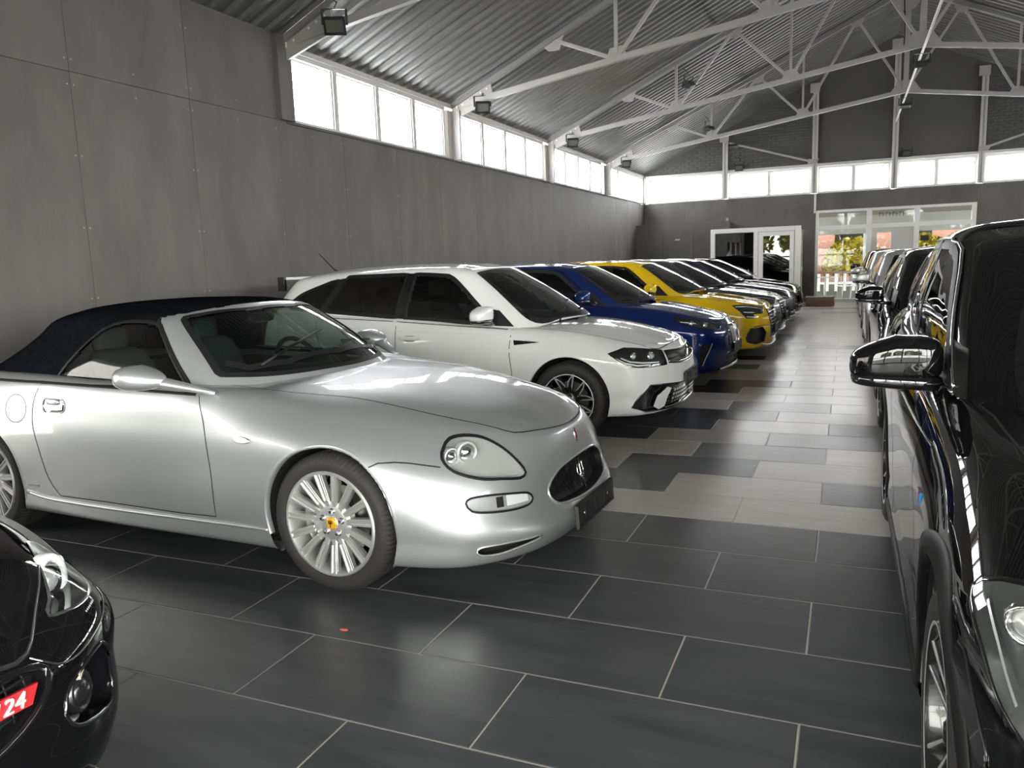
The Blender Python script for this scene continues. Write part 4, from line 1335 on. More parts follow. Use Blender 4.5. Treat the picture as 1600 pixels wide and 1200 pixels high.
def silver_convertible(loc, rz):
    car = empty('convertible_car', loc, rz)
    tag(car, 'silver convertible with a black soft top and fifteen-spoke wheels, nearest in the left row', 'car', 'cars parked in the left row')
    AR = [(0, .325, .352), (-2.44, .33, .355)]
    body = Shell(convertible_rows(), .018, AR)
    top = Shell(softtop_rows(), .018)
    skin, sk_top, sk_body = Skin(body, top), Skin(top), Skin(body)
    PM = 'paint_silver'
    # openings: cockpit under the top
    body.take((body.FC[:, 2] > .86) & in_poly(body.FC[:, 0], np.abs(body.FC[:, 1]), [(-2.8, -.1), (-2.6, .56), (-1.95, .72), (-1.0, .73), (-.72, .66), (-.55, .42), (-.47, -.1)]))
    SIDE_F = fr_side(1)
    sg = smooth_poly([(-.90, .905), (-1.215, 1.188), (-1.30, 1.207), (-1.52, 1.205), (-1.66, 1.16), (-1.80, 1.02), (-1.885, .912)], .03, True, (0, 1, 6))
    FW = fr_ws(52)
    ws3 = [(-.862, .66, .885), (-1.155, .535, 1.197), (-1.125, .44, 1.222), (-1.03, .2, 1.243), (-1.02, 0, 1.247)]
    ws_half = [to2(FW, p) for p in ws3]
    wsb = [to2(FW, p) for p in [(-.80, .635, .874), (-.65, .5, .888), (-.53, .3, .898), (-.475, 0, .90)]]
    ws = smooth_poly(wsb[::-1] + ws_half + [(-a, b) for a, b in ws_half[-2::-1]] + [(-a, b) for a, b in wsb[:-1]], .03, True)
    for s in (1, -1):
        g = top.take(top.mask_side(inset(sg, .012), s) & (top.FC[:, 2] < 1.21))
    top.take(top.mask_fr(FW, inset(ws, .012), .2) & (top.FC[:, 0] > -1.3))
    # windscreen surround is painted, the rest is cloth
    pil = top.FC[:, 0] > np.interp(top.FC[:, 2], [.85, .9, 1.0, 1.18, 1.225, 1.26, 1.3], [-.885, -.915, -1.02, -1.215, -1.26, -1.115, -1.115])
    pil &= ~((top.FC[:, 2] > 1.262) & (top.FC[:, 0] < -1.09))
    top.emit('windscreen_frame', pil, PM, car)
    top.emit('soft_top', np.ones(len(top.F), bool), 'soft_top', car)
    for s in (1, -1):
        strip(sk_top, fr_side(s), [(-.885, .868), (-.915, .90), (-1.02, 1.0), (-1.215, 1.18), (-1.258, 1.222)], .016, .003, .03, False, None, .003).build('header_seal', 'black_plastic', car, smooth=True)
    strip(sk_top, FR_TOP, [(-1.25, -.545), (-1.17, -.48), (-1.118, -.3), (-1.112, 0), (-1.118, .3), (-1.17, .48), (-1.25, .545)], .016, .002, .03, False, None, .002).build('header_seal', 'soft_top', car, smooth=True)
    # hood, bumper, doors
    hood_h = [(-.62, .0), (-.66, .40), (-.74, .63), (-.60, .65), (-.28, .612), (-.016, .572), (.247, .54), (.492, .495), (.678, .424), (.735, .365), (.795, .23), (.818, .12), (.825, 0)]
    hood_p = smooth_poly(hood_h, .04, False)
    hood = hood_p + [(a, -b) for a, b in hood_p[::-1]]
    door = smooth_poly([(-.783, .865), (-.725, .72), (-.694, .53), (-.684, .284), (-1.0, .276), (-1.80, .285), (-1.865, .371), (-1.91, .52), (-1.942, .68), (-1.935, .80), (-1.885, .925), (-1.3, .95)], .03, True, (0, 3, 5, 10, 11))
    gr = smooth_poly([(.24, .335), (.34, .355), (.375, .405), (.345, .45), (.22, .496), (0, .51), (-.22, .496), (-.345, .45), (-.375, .405), (-.34, .355), (-.24, .335), (0, .322)], .02)
    body.cut(sk_body, FR_FRONT, gr, .05, body.FC[:, 0] > .5)
    hl3 = HL_SILVER
    lows = LOW_SILVER
    for s in (1, -1):
        FQ = fr_q(s, 45)
        hl = smooth_poly([to2(fr_q(1, 45), p) for p in hl3], .02)
        body.cut(sk_body, FQ, hl, .05, body.FC[:, 1] * s > .2)
        # lamp unit
        patch(sk_body, FQ, hl, res=.02, depth=.055, skirt=.02).build('headlight', 'lamp_bowl', car, smooth=True, angle=50)
        lampo = car.children[-1]
        lens = patch(sk_body, FQ, inset(hl, .002), off=.004, res=.02).build('lamp_lens', 'lamp_cover', lampo, smooth=True)
        strip(sk_body, FQ, hl, .012, .0035, .015, True, None, .003).build('lamp_seal', 'black_plastic', lampo, smooth=True)
        # two projector eyes
        for (u, v, r) in ((EYE1[0], EYE1[1], .044), (EYE2[0], EYE2[1], .034)):
            l, n = sk_body.hit(FQ, u, v)
            d = V3((.80, s * .60, .0))
            m = MB().lathe([(0, .012), (r * .5, .008), (r * .8, -.012), (r * .82, -.03)], 24, 'x')
            m2 = MB().lathe([(r * .82, -.02), (r * .86, .004), (r * 1.05, .010), (r * 1.12, .0), (r * 1.14, -.03)], 24, 'x')
            rot = d.to_track_quat('X', 'Z').to_matrix()
            c = l - V3((.8, s * .6, 0)) * .032
            for q, nm, mt in ((m, 'projector', 'chrome'), (m2, 'projector_ring', 'lamp_bowl')):
                q.v = [tuple(rot @ V3(v_) + c) for v_ in q.v]
                q.build(nm, mt, lampo, smooth=True)
        # turn signal / fog unit
        fg = smooth_poly([to2(fr_q(1, 45), p) for p in FOG_SILVER], .02)
        body.cut(sk_body, FQ, fg, .05, body.FC[:, 1] * s > .2)
        patch(sk_body, FQ, fg, res=.015, depth=.022, skirt=.02).build('fog_lamp', 'lamp_bowl', car, smooth=True, angle=50)
        fo_ = car.children[-1]
        patch(sk_body, FQ, inset(fg, .002), off=.003, res=.015).build('lamp_lens', 'lamp_cover', fo_, smooth=True)
        strip(sk_body, FQ, fg, .009, .003, .012, True, None, .002).build('lamp_seal', 'black_plastic', fo_, smooth=True)
        xs = [p[0] for p in fg]
        mid = (min(xs) + max(xs)) / 2
        yz = [p[1] for p in fg]
        zc = (min(yz) + max(yz)) / 2
        for a, b, mt, nm in ((mid - .015, mid + .02, 'black_plastic', 'divider'), (min(xs) + .02, mid - .03, 'lamp_white', 'reflector')):
            m = MB()
            pts = [(a, zc - .022), (b, zc - .022), (b, zc + .022), (a, zc + .022)]
            patch(sk_body, FQ, pts, res=.02, depth=.010, mb=m)
            m.build(nm, mt, fo_, smooth=True)
        # low intake slot
        lw = smooth_poly([to2(fr_q(1, 45), p) for p in lows], .02)
        body.cut(sk_body, FQ, lw, .05, body.FC[:, 1] * s > .1)
        patch(sk_body, FQ, lw, res=.02, depth=.05, skirt=.02).build('air_intake', 'black_matte', car, smooth=True, angle=50)
        bead(sk_body, FQ, lw, .005, .015, True).build('intake_lip', PM, car.children[-1], smooth=True)
    # grille
    patch(sk_body, FR_FRONT, gr, res=.03, depth=.06, skirt=.02).build('grille', 'mesh_black', car, smooth=True, angle=40)
    grille = car.children[-1]
    bead(sk_body, FR_FRONT, gr, .007, .02, True).build('grille_rim', PM, grille, smooth=True)
    ms = MB()
    for q in range(-24, 25):
        for sg_ in (-1, 1):
            pts = []
            for t in range(12):
                z = .29 + t * .025
                y = q * .034 + sg_ * (z - .42) * .9
                if in_poly(np.array([y]), np.array([z]), inset(gr, .012))[0]: pts.append((y, z))
            if len(pts) > 1:
                L = [sk_body.hit(FR_FRONT, a, b)[0] - V3((.035, 0, 0)) for a, b in pts]
                ms.tube(L, .0022, 4, cap=False)
    ms.build('grille_mesh', 'black_plastic', grille, smooth=True)
    tr = MB()
    def gp(y, z, o=-.015):
        p = sk_body.hit(FR_FRONT, y, z)[0]
        return (p.x + o, y, z)
    tr.tube([gp(0, .34), gp(0, .40), gp(0, .44), gp(0, .485)], [.006, .007, .006, .002], 8)
    for s in (1, -1): tr.tube([gp(0, .40), gp(s * .03, .40), gp(s * .036, .42), gp(s * .034, .445), gp(s * .026, .468)], [.006, .006, .006, .006, .0015], 8)
    tr.lathe([(0, .01), (.012, .008), (.016, 0)], 12, 'x', gp(0, .395, -.012))
    tr.build('trident_emblem', 'chrome', grille, smooth=True)
    FB = fr_ws(30)
    cb = to2(FB, (.862, 0, .605))[1]
    patch(sk_body, FB, smooth_poly([(0, cb + .034), (.013, cb), (0, cb - .034), (-.013, cb)], .008), off=.004, res=.008, skirt=.004).build('nose_badge', 'chrome', car, smooth=True)
    patch(sk_body, FB, smooth_poly([(0, cb + .024), (.008, cb), (0, cb - .024), (-.008, cb)], .006), off=.0055, res=.006).build('badge_field', 'emblem_red', car.children[-1], smooth=True)
    plate_holder(car, skin, .947, .262, .52, .112, R(-4))
    # shut lines
    gl = MB()
    strip(sk_body, FR_TOP, hood_p, .006, .0009, .03, False, gl)
    strip(sk_body, FR_TOP, [(a, -b) for a, b in hood_p], .006, .0009, .03, False, gl)
    for s in (1, -1):
        strip(sk_body, fr_side(s), [p for p in door if p[1] < .90], .005, .0009, .03, False, gl)
        strip(sk_body, fr_q(s, 45), [to2(fr_q(1, 45), p) for p in BUMP_SILVER], .005, .0009, .02, False, gl)
        fc = [(-2.075 + .082 * math.cos(2 * math.pi * k / 30), .757 + .076 * math.sin(2 * math.pi * k / 30)) for k in range(30)]
        strip(sk_body, fr_side(s), fc, .004, .0009, .02, True, gl)
        strip(sk_body, fr_side(s), [(-.36, .272), (-.7, .262), (-1.4, .262), (-2.02, .285)], .004, .0007, .04, False, gl) if False else None
    gl.build('panel_gap', 'gap', car)
    for s in (1, -1):
        # side marker
        mk = smooth_poly([(-.42, .675), (-.46, .69), (-.515, .69), (-.535, .682), (-.515, .668), (-.46, .664)], .012)
        patch(sk_body, fr_side(s), mk, off=.004, res=.014, skirt=.004, bulge=.003).build('side_marker', 'lamp_white', car, smooth=True)
        strip(sk_body, fr_side(s), mk, .005, .0035, .012, True, None, .002).build('marker_rim', 'chrome', car.children[-1], smooth=True)
        # door handle
        hp = smooth_poly([(-1.71, .815), (-1.78, .822), (-1.845, .818), (-1.862, .78), (-1.845, .745), (-1.78, .744), (-1.71, .75), (-1.695, .785)], .012)
        patch(sk_body, fr_side(s), hp, off=.0015, res=.014, skirt=.003).build('door_handle', 'chrome', car, smooth=True)
        hnd = car.children[-1]
        strip(sk_body, fr_side(s), hp, .007, .003, .012, True, None, .003).build('handle_rim', PM, hnd, smooth=True)
        c = sk_body.hit(fr_side(s), -1.775, .79)[0]
        m = MB()
        blob(m, (c.x - .005, c.y + s * .004, .802), (.046, .010, .016), (.5, .6), 16, 8)
        m.build('handle_grip', PM, hnd, smooth=True)
        # sill moulding: a rounded ledge along the door bottom
        L = [sk_body.hit(fr_side(s), x, z)[0] + V3((0, s * .002, 0)) for x, z in [(-.345, .265), (-.6, .255), (-1.0, .248), (-1.5, .248), (-1.9, .262), (-2.06, .29)]]
        L = [V3(p) for p in smooth_poly([tuple(q) for q in L], .05, False)]
        MB().tube(L, .010, 8).build('sill_moulding', PM, car, smooth=True)
        c = sk_body.hit(fr_side(s), -2.0, .335)[0]
        MB().box((c.x - .045, c.y - .002, .325), (c.x + .045, c.y + .002, .337)).build('side_badge', 'steel', car)
        # mirror
        m = MB()
        cx, cy, cz = -1.0, s * .962, .970
        def egg(p, s_=s):
            t = max(0, p.x)
            return (.02 * t, -.35 * t * p.y * .10 - s_ * .03 * t, -.30 * t * p.z * .06 - .018 * t)
        blob(m, (cx, cy, cz), (.112, .10, .060), (.82, .8), 28, 16, egg)
        mir = m.build('mirror', PM, car, smooth=True)
        f = MB()
        f.tube([(-.96, s * .945, .958), (-.87, s * .90, .935), (-.78, s * .845, .908), (-.69, s * .79, .880)], [.046, .042, .032, .016], 14, flat=.62)
        f.build('mirror_foot', PM, mir, smooth=True)
        mg = MB()
        mg.lathe([(0, 0), (.8, 0), (1, .02)], 24, 'x')
        mg.v = [(cx - .104 + v[0] * .05, cy + v[1] * .06, cz + v[2] * .034) for v in mg.v]
        mg.build('mirror_glass', 'chrome', mir)
        # side glass
        patch(sk_top, fr_side(s), sg, off=-.004, res=.035).build('side_window', 'green_glass', car, smooth=True)
        wn = car.children[-1]
        strip(sk_top, fr_side(s), sg, .016, .0015, .025, True, None, .003).build('window_seal', 'black_plastic', wn, smooth=True)
        # belt line strip
        strip(sk_body, fr_side(s), [(-.80, .868), (-1.3, .883), (-1.9, .898), (-2.3, .902)], .012, .004, .04, False, None, .003).build('belt_seal', 'black_plastic', car, smooth=True)
    patch(sk_top, FW, ws, off=-.003, res=.04).build('windscreen', 'green_glass', car, smooth=True)
    wsn = car.children[-1]
    strip(sk_top, FW, inset(ws, .006), .03, .001, .03, True).build('windscreen_seal', 'black_plastic', wsn, smooth=True)
    for y0, y1 in ((-.50, .05), (.10, .62)):
        p0, p1 = skin.hit(FR_TOP, -.66 if y0 < 0 else -.60, y0)[0], skin.hit(FR_TOP, -.70 if y0 < 0 else -.78, y1)[0]
        n0 = V3((0, 0, .012))
        MB().tube([p0 + n0 * 1.5, p0.lerp(p1, .5) + n0 * 2.2, p1 + n0 * 2], [.009, .008, .005], 6).build('wiper', 'black_plastic', car, smooth=True)
    strip(skin, FR_TOP, [(-.80, .60), (-.70, .54), (-.60, .36), (-.55, 0), (-.60, -.36), (-.70, -.54), (-.80, -.60)], .03, .002, .03).build('scuttle', 'black_plastic', car, smooth=True)
    # rear window in the cloth
    for xw, zw, r in AR: arch_parts(car, sk_body, xw, zw, r, PM, .88)
    kit = wheel_kit('multi', .322, .243, .235, 'multi')
    for x, y in ((0, .868), (-2.44, .875)):
        for s in (1, -1): add_wheel(car, kit, x, y, .322, s)
    # rear lamps, exhausts
    for s in (1, -1):
        tl = smooth_poly([(.74, .70), (.80, .76), (.78, .83), (.66, .84), (.60, .80), (.62, .71)], .02)
        patch(sk_body, FR_REAR, [(s * a * .9, b) for a, b in tl], off=.004, res=.03, skirt=.004).build('tail_lamp', 'emblem_red', car, smooth=True)
        MB().lathe([(.035, -.02), (.04, 0), (.036, .0), (.033, -.1)], 16, 'x', (-3.30, s * .5, .27)).build('exhaust', 'chrome', car, smooth=True)
    # under tray and cockpit
    MB().prism([(-3.0, .20), (.72, .20), (.72, .30), (.5, .42), (-2.9, .42)], -.60, .60).build('under_tray', 'black_matte', car)
    MB().box((-2.5, -.70, .42), (-.75, .70, .46)).box((-2.55, -.66, .42), (-2.35, .66, .88)).box((-.85, -.70, .42), (-.70, .70, .70)).build('cockpit_tub', 'interior', car)
    for s in (1, -1):
        MB().box((-2.3, s * .70, .45), (-.8, s * .745, .86)).build('door_card', 'interior', car)
        seat(car, -1.60, s * .36, .43, 'leather', .82)
    m = MB()
    blob(m, (-.92, 0, .80), (.20, .70, .10), (.5, .35), 28, 10)
    blob(m, (-.98, .36, .88), (.12, .20, .05), (.7, .6), 16, 8)
    m.build('dashboard', 'interior', car, smooth=True)
    steering(car, -1.13, .36, .86)
    m = MB()
    blob(m, (-1.10, 0, 1.185), (.03, .11, .03), (.7, .7), 14, 8)
    m.build('rear_view_mirror', 'black_plastic', car, smooth=True)
    body.emit('hood', in_poly(body.FC[:, 0], body.FC[:, 1], hood) & (body.FC[:, 2] > .6), PM, car)
    for s in (1, -1):
        body.emit('door', body.mask_side(door, s) & (body.FC[:, 1] * s > .60), PM, car)
    body.emit('body', np.ones(len(body.F), bool), PM, car)
    return car
# outlines in car-local coordinates (left side)
HL_SILVER = [(.485, .69, .623), (.471, .646, .663), (.50, .624, .692), (.549, .58, .700), (.625, .54, .685), (.70, .505, .638), (.763, .478, .571), (.790, .468, .524), (.782, .505, .508), (.732, .582, .520), (.637, .641, .536), (.545, .699, .575)]
FOG_SILVER = [(.634, .744, .446), (.647, .725, .464), (.706, .66, .465), (.77, .57, .454), (.813, .496, .439), (.828, .481, .413), (.821, .51, .392), (.772, .579, .387), (.693, .671, .396), (.641, .719, .411)]
LOW_SILVER = [(.667, .725, .228), (.686, .718, .246), (.766, .643, .250), (.841, .538, .249), (.867, .491, .250), (.862, .475, .236), (.80, .56, .216), (.73, .65, .20), (.678, .71, .208)]
BUMP_SILVER = [(.22, .86, .600), (.265, .842, .618), (.33, .81, .62), (.393, .789, .615), (.485, .71, .595)]
EYE1, EYE2 = (.018, .634), (.088, .624)
silver_convertible((-2.07, 3.629, 0), R(-2))
# ================================================================== closed cars
def hatch_rows(P):
    fo, wb, ro, w, zs, zh, zb0, zb1 = (P[k] for k in ('fo', 'wb', 'ro', 'w', 'zs', 'zh', 'zb0', 'zb1'))
    k = P.get('zk', 1.)
    xr = -wb - ro
    xb = [xr, xr + .02, xr + .13, -wb - .36, -wb, -wb + .42, -wb / 2, -.75, -.42, 0, .36, fo - .21, fo - .055 - P.get('point', 0), fo]
    Y = [[0, .50, .80, .87, .89, .89, .89, .89, .89, .89, .86, .74, .46, 0],
         [0, .53, .85, .935, .955, .955, .955, .955, .955, .955, .935, .835, .53, 0],
         [0, .56, .90, .975, .993, .985, .975, .975, .982, .993, .968, .875, .56, 0],
         [0, .57, .92, .985, 1.0, .995, .985, .985, .992, 1.0, .978, .885, .57, 0],
         [0, .56, .91, .98, .996, .998, .994, .988, .986, .985, .955, .86, .55, 0],
         [0, .51, .83, .885, .905, .915, .918, .91, .89, .85, .80, .72, .48, 0],
         [0, .36, .60, .64, .66, .66, .66, .66, .64, .61, .57, .51, .34, 0],
         [0, .18, .31, .33, .34, .34, .34, .34, .33, .31, .29, .26, .17, 0], [0] * 14]
    z5 = [zb1, zb1, zb1, zb1, zb1 - .01, zb1 - .03, (zb0 + zb1) / 2 - .01, zb0 + .005, zb0 - .02, zb0 - .055, zh + (zb0 - .055 - zh) * .50, zh + .012, zh - .01, zh - .015]
    cr = P.get('crown', .05)
    Z = [[zs + .1, zs + .09, zs + .05, zs + .02, zs, zs, zs, zs, zs, zs, zs, zs, zs, zs],
         [zs + .09, zs + .08, zs + .04, zs + .01, zs - .005, zs - .005, zs - .005, zs - .005, zs - .005, zs - .005, zs - .005, zs, zs, zs],
         [v * k for v in [.42, .42, .40, .38, .37, .36, .36, .36, .36, .36, .36, .35, .34, .34]],
         [v * k for v in [.62, .62, .61, .60, .59, .57, .56, .56, .56, .56, .54, .52, .50, .50]],
         [v * k for v in [.86, .86, .85, .84, .83, .81, .785, .765, .75, .73, .69, .652, .63, .63]], z5,
         [z + c * .7 for z, c in zip(z5, [.02, .02, .02, .02, .02, .02, .02, cr, cr, cr, cr, cr * .8, cr * .45, .02])],
         [z + c for z, c in zip(z5, [.02, .02, .02, .02, .02, .02, .02, cr, cr, cr, cr, cr * .85, cr * .5, .025])],
         [z + c for z, c in zip(z5, [.02, .02, .02, .02, .02, .02, .02, cr, cr, cr, cr, cr * .85, cr * .5, .025])]]
    DF = P.get('nose', [-.14, -.06, .0, .0, -.03, -.10, -.13, -.145, -.15])
    DR = P.get('tail', [.12, .06, .0, 0, .02, .06, .07, .08, .08])
    wf = [0] * 10 + [.25, .6, .92, 1]
    wr = [1, .95, .7, .3] + [0] * 10
    return [[(xb[i] + wf[i] * DF[r] + wr[i] * DR[r], Y[r][i] * w, Z[r][i]) for i in range(14)] for r in range(9)]
def cabin_rows(P):
    wb, ro, w, zb0, zb1, h, zc = (P[k] for k in ('wb', 'ro', 'w', 'zb0', 'zb1', 'h', 'zc'))
    xr = -wb - ro
    sx, tx = P.get('screen', (0, 0))
    rk = P.get('rake', 0)
    zt = lambda x: float(np.interp(x, [-wb, -.5], [zb1, zb0])) - .012
    base = [(xr + .10, 0, zb1), (xr + .11, .50 * w, zb1), (xr + .2, .785 * w, zb1 - .01), (-wb - .12, .862 * w, zt(-wb)), (-wb + .35, .893 * w, zt(-wb + .35)), (-1.25, .897 * w, zt(-1.25)),
            (-.80, .888 * w, zt(-.8)), (-.43 + sx, .835 * w, zb0 - .01), (-.20 + sx, .47 * w, zc - .012), (-.10 + sx, 0, zc)]
    top = [(xr + .30 + rk, 0, h - .10), (xr + .30 + rk, .36 * w, h - .102), (xr + .37 + rk, .60 * w, h - .115), (-wb - .02, .655 * w, h - .088), (-wb + .42, .69 * w, h - .062), (-1.35, .70 * w, h - .055),
           (-1.12 + tx, .692 * w, h - .064), (-.97 + tx, .64 * w, h - .088), (-.90 + tx, .36 * w, h - .07), (-.88 + tx, 0, h - .064)]
    r6 = [(xr + .34 + rk, 0, h - .08), (xr + .34 + rk, .26 * w, h - .08), (xr + .42 + rk, .42 * w, h - .075), (-wb + .02, .45 * w, h - .04), (-wb + .44, .47 * w, h - .017), (-1.36, .475 * w, h - .012),
          (-1.14 + tx, .465 * w, h - .024), (-1.01 + tx, .43 * w, h - .05), (-.955 + tx, .25 * w, h - .05), (-.94 + tx, 0, h - .048)]
    rc = [(xr + .38 + rk, 0, h - .068), (xr + .38 + rk, 0, h - .068), (xr + .46 + rk, 0, h - .052), (-wb + .04, 0, h - .02), (-wb + .45, 0, h - .002), (-1.37, 0, h), (-1.16 + tx, 0, h - .012), (-1.04 + tx, 0, h - .034), (-.99 + tx, 0, h - .04), (-.975 + tx, 0, h - .042)]
    tu = P.get('tum', 1.)
    top, r6 = [[(x, y * tu, z) for x, y, z in q] for q in (top, r6)]
    rows = [base]
    for t, b in ((.35, .024), (.72, .022)):
        r_ = []
        for i, (p, q) in enumerate(zip(base, top)):
            x, y, z = (p[j] + (q[j] - p[j]) * t for j in range(3))
            if i >= 7: x += b * (.5 if i == 7 else 1.2)
            elif i <= 2: x -= b * .8
            if 1 < i < 9: y += b
            r_.append((x, y, z))
        rows.append(r_)
    return rows + [top, r6, rc]
def both(): return (1, -1)
def recess(car, body, sk, fr, poly, depth, mat, name, res=.025, rim=None, rim_r=.004, lim=.05, cond=None):
    body.cut(sk, fr, poly, lim, cond)
    o = patch(sk, fr, poly, res=res, depth=depth, skirt=.02).build(name, mat, car, smooth=True, angle=45)
    if rim: bead(sk, fr, poly, rim_r, res, True).build('rim', rim, o, smooth=True)
    return o
def overlay(car, sk, fr, poly, mat, name, off=.003, res=.025, parent=None, bulge=0.):
    return patch(sk, fr, poly, off=off, res=res, skirt=off + .002, bulge=bulge).build(name, mat, parent or car, smooth=True, angle=50)
def p2(fr0, pts): return [to2(fr0, p) for p in pts]
def closed_car(name, P, loc, rz, label, group, front):
    car = empty(name, loc, rz)
    tag(car, label, 'car', group)
    fo, wb, ro, w, zb0, zb1, h, zc = (P[k] for k in ('fo', 'wb', 'ro', 'w', 'zb0', 'zb1', 'h', 'zc'))
    PM, res = P['paint'], P.get('res', .03)
    Rt, Rr = P.get('Rt', .317), P.get('Rr', .222)
    sx, tx = P.get('screen', (0, 0))
    ar = P.get('arch', Rt + .038)
    AR = [(0, Rt + .012, ar), (-wb, Rt + .012, ar)]
    body, cab = Shell(hatch_rows(P), res, AR), Shell(cabin_rows(P), res)
    sk, skc, skb = Skin(body, cab), Skin(cab), Skin(body)
    P['_'] = (body, cab, sk, skc, skb)
    xr = -wb - ro
    body.take((body.FC[:, 2] > zb0 - .13) & in_poly(body.FC[:, 0], np.abs(body.FC[:, 1]), [(xr + .16, -.1), (xr + .26, .72 * w), (-wb, .83 * w), (-.8, .85 * w), (-.50 + sx, .79 * w), (-.26 + sx, .45 * w), (-.17 + sx, -.1)]))
    zb = lambda x: float(np.interp(x, [-wb, -.5], [zb1, zb0]))
    zt = h - .088
    f = wb / 2.55
    b0, b1 = P.get('b', (-1.72 * f, -1.82 * f))
    c0, c1 = P.get('c', (-2.60 * f, -2.66 * f))
    fg = smooth_poly([(-.66 + sx, zb(-.66) + .022), (-1.10 + tx, zt - .042), (-1.24 + tx, zt - .012), (-1.40, zt), (b0 + .06, zt + .004), (b0, zb(b0) + .028)], .04, True, (0, 4, 5))
    rg = smooth_poly([(b1, zb(b1) + .03), (b1 + .07, zt + .003), (-2.2 * f, zt - .004), (c0 + .18 * f, zt - .02), (c0, zb(c0) + .04)], .04, True, (0, 1, 3, 4))
    qg = smooth_poly([(c1, zb(c1) + .045), (c1 + .17 * f, zt - .03), (c1 + .06 * f, zt - .05), (-wb - .16 * f, zb1 + .19), (-wb - .30 * f, zb1 + .085), (-wb - .26 * f, zb1 + .06)], .04, True, (0, 1, 2, 4, 5))
    FW = fr_ws(48)
    q = [(-.13 + sx, 0, zc + .012), (-.21 + sx, .40 * w, zc + .006), (-.43 + sx, .72 * w, zb0 + .02), (-.945 + tx, .585 * w, h - .112), (-.905 + tx, .36 * w, h - .088), (-.885 + tx, 0, h - .080)]
    q2 = p2(FW, q)
    ws = smooth_poly(q2 + [(-a, b) for a, b in q2[-2:0:-1]], .04, True, (3, 7))
    GF = P.get('glass', 'tint_glass')
    for s in both():
        for g in (fg, rg, qg): cab.take(cab.mask_side(inset(g, .014), s))
    cab.take(cab.mask_fr(FW, inset(ws, .014), .25) & (cab.FC[:, 0] > -1.3 + tx))
    SEAL = P.get('seal', 'black_plastic')
    for s in both():
        SF = fr_side(s)
        for g, mt, nm in ((fg, GF, 'front_side_window'), (rg, P.get('glass_r', 'dark_glass'), 'rear_side_window'), (qg, 'dark_glass', 'quarter_window')):
            o = patch(skc, SF, g, off=.001, res=.05).build(nm, mt, car, smooth=True)
            strip(skc, SF, g, .034, .0025, .03, True, None, .0015).build('window_seal', SEAL, o, smooth=True)
        bp = [(b0 - .004, zb(b0) + .02), (b0 + .055, zt + .01), (b1 + .075, zt + .01), (b1 + .004, zb(b1) + .02)]
        overlay(car, skc, SF, bp, 'black_gloss', 'pillar_trim', .004, .05)
        bp = [(c0, zb(c0) + .03), (c0 + .175 * f, zt - .015), (c1 + .175 * f, zt - .02), (c1, zb(c1) + .035)]
        overlay(car, skc, SF, bp, 'black_gloss', 'pillar_trim', .004, .05)
        tri = [(-.50 + sx, zb(-.5) + .012), (-.64 + sx, zb(-.6) + .14), (-.79 + sx, zb(-.7) + .16), (-.70 + sx, zb(-.66) + .012)]
        overlay(car, skc, SF, tri, 'black_plastic', 'mirror_triangle', .005, .04)
        if P.get('chrome'):
            up = [p for p in [(-.60 + sx, zb(-.6) + .03), (-1.06 + tx, zt - .02), (-1.24 + tx, zt + .012), (-1.45, zt + .022), (-2.2 * f, zt + .018), (-2.56 * f, zt - .02), (-wb - .14 * f, zb1 + .21), (-wb - .30 * f, zb1 + .075)]]
            bead(skc, SF, smooth_poly(up, .05, False), .007, .03, False, None, 6, .006).build('window_trim', P['chrome'], car, smooth=True)
            bead(skc, SF, [(-.60 + sx, zb(-.6) + .015), (-1.4, zb(-1.4) + .012), (-wb - .28 * f, zb1 + .05)], .006, .05, False, None, 6, .006).build('window_trim', P['chrome'], car, smooth=True)
    o = patch(skc, FW, ws, off=.001, res=.05).build('windscreen', P.get('glass_w', GF), car, smooth=True)
    strip(skc, FW, inset(ws, .008), .045, .0022, .04, True).build('windscreen_seal', 'black_gloss', o, smooth=True)
    rw = [(.50 * w, zb1 + .09), (.60 * w, zb1 + .12), (.50 * w, h - .155), (0, h - .145), (-.50 * w, h - .155), (-.60 * w, zb1 + .12), (-.50 * w, zb1 + .09)]
    overlay(car, skc, FR_REAR, rw, 'black_gloss', 'rear_window', .003, .06)
    # wipers and scuttle
    strip(sk, FR_TOP, smooth_poly([(-.46 + sx, .70 * w), (-.23 + sx, .40 * w), (-.135 + sx, 0), (-.23 + sx, -.40 * w), (-.46 + sx, -.70 * w)], .05, False), .055, .003, .04).build('scuttle', 'black_plastic', car, smooth=True)
    for y0, y1 in ((-.44, .10), (.14, .60)):
        a, b = sk.hit(FR_TOP, -.20 + sx, y0)[0], sk.hit(FR_TOP, -.30 + sx, y1)[0]
        MB().tube([a + V3((0, 0, .02)), a.lerp(b, .5) + V3((0, 0, .03)), b + V3((0, 0, .03))], [.010, .008, .005], 6).build('wiper', 'black_plastic', car, smooth=True)
    front(car, P)
    # panels
    hw = P.get('hood', [(-.30, 0), (-.34, .40), (-.46, .80), (-.30, .815), (0, .79), (.30, .755), (fo - .25, .69), (fo - .17, .60), (fo - .13, .40), (fo - .115, 0)])
    hp = smooth_poly([(a + (sx if a < -.2 else 0), b * w) for a, b in hw], .05, False)
    body.emit('hood', in_poly(body.FC[:, 0], body.FC[:, 1], hp + [(a, -b) for a, b in hp[::-1]]) & (body.FC[:, 2] > zh_min(P)), PM, car)
    zlo = P['zs'] + .07
    dx = P.get('door_x', -.60)
    fd = smooth_poly([(dx + sx * .5, zb(dx) - .01), (dx, .70), (dx + .02, .45), (dx, zlo), (-1.2, zlo), (b0 - .03, zlo), (b0 - .05, .62), (b0 - .06, zb(b0))], .04, True, (0, 3, 5, 7))
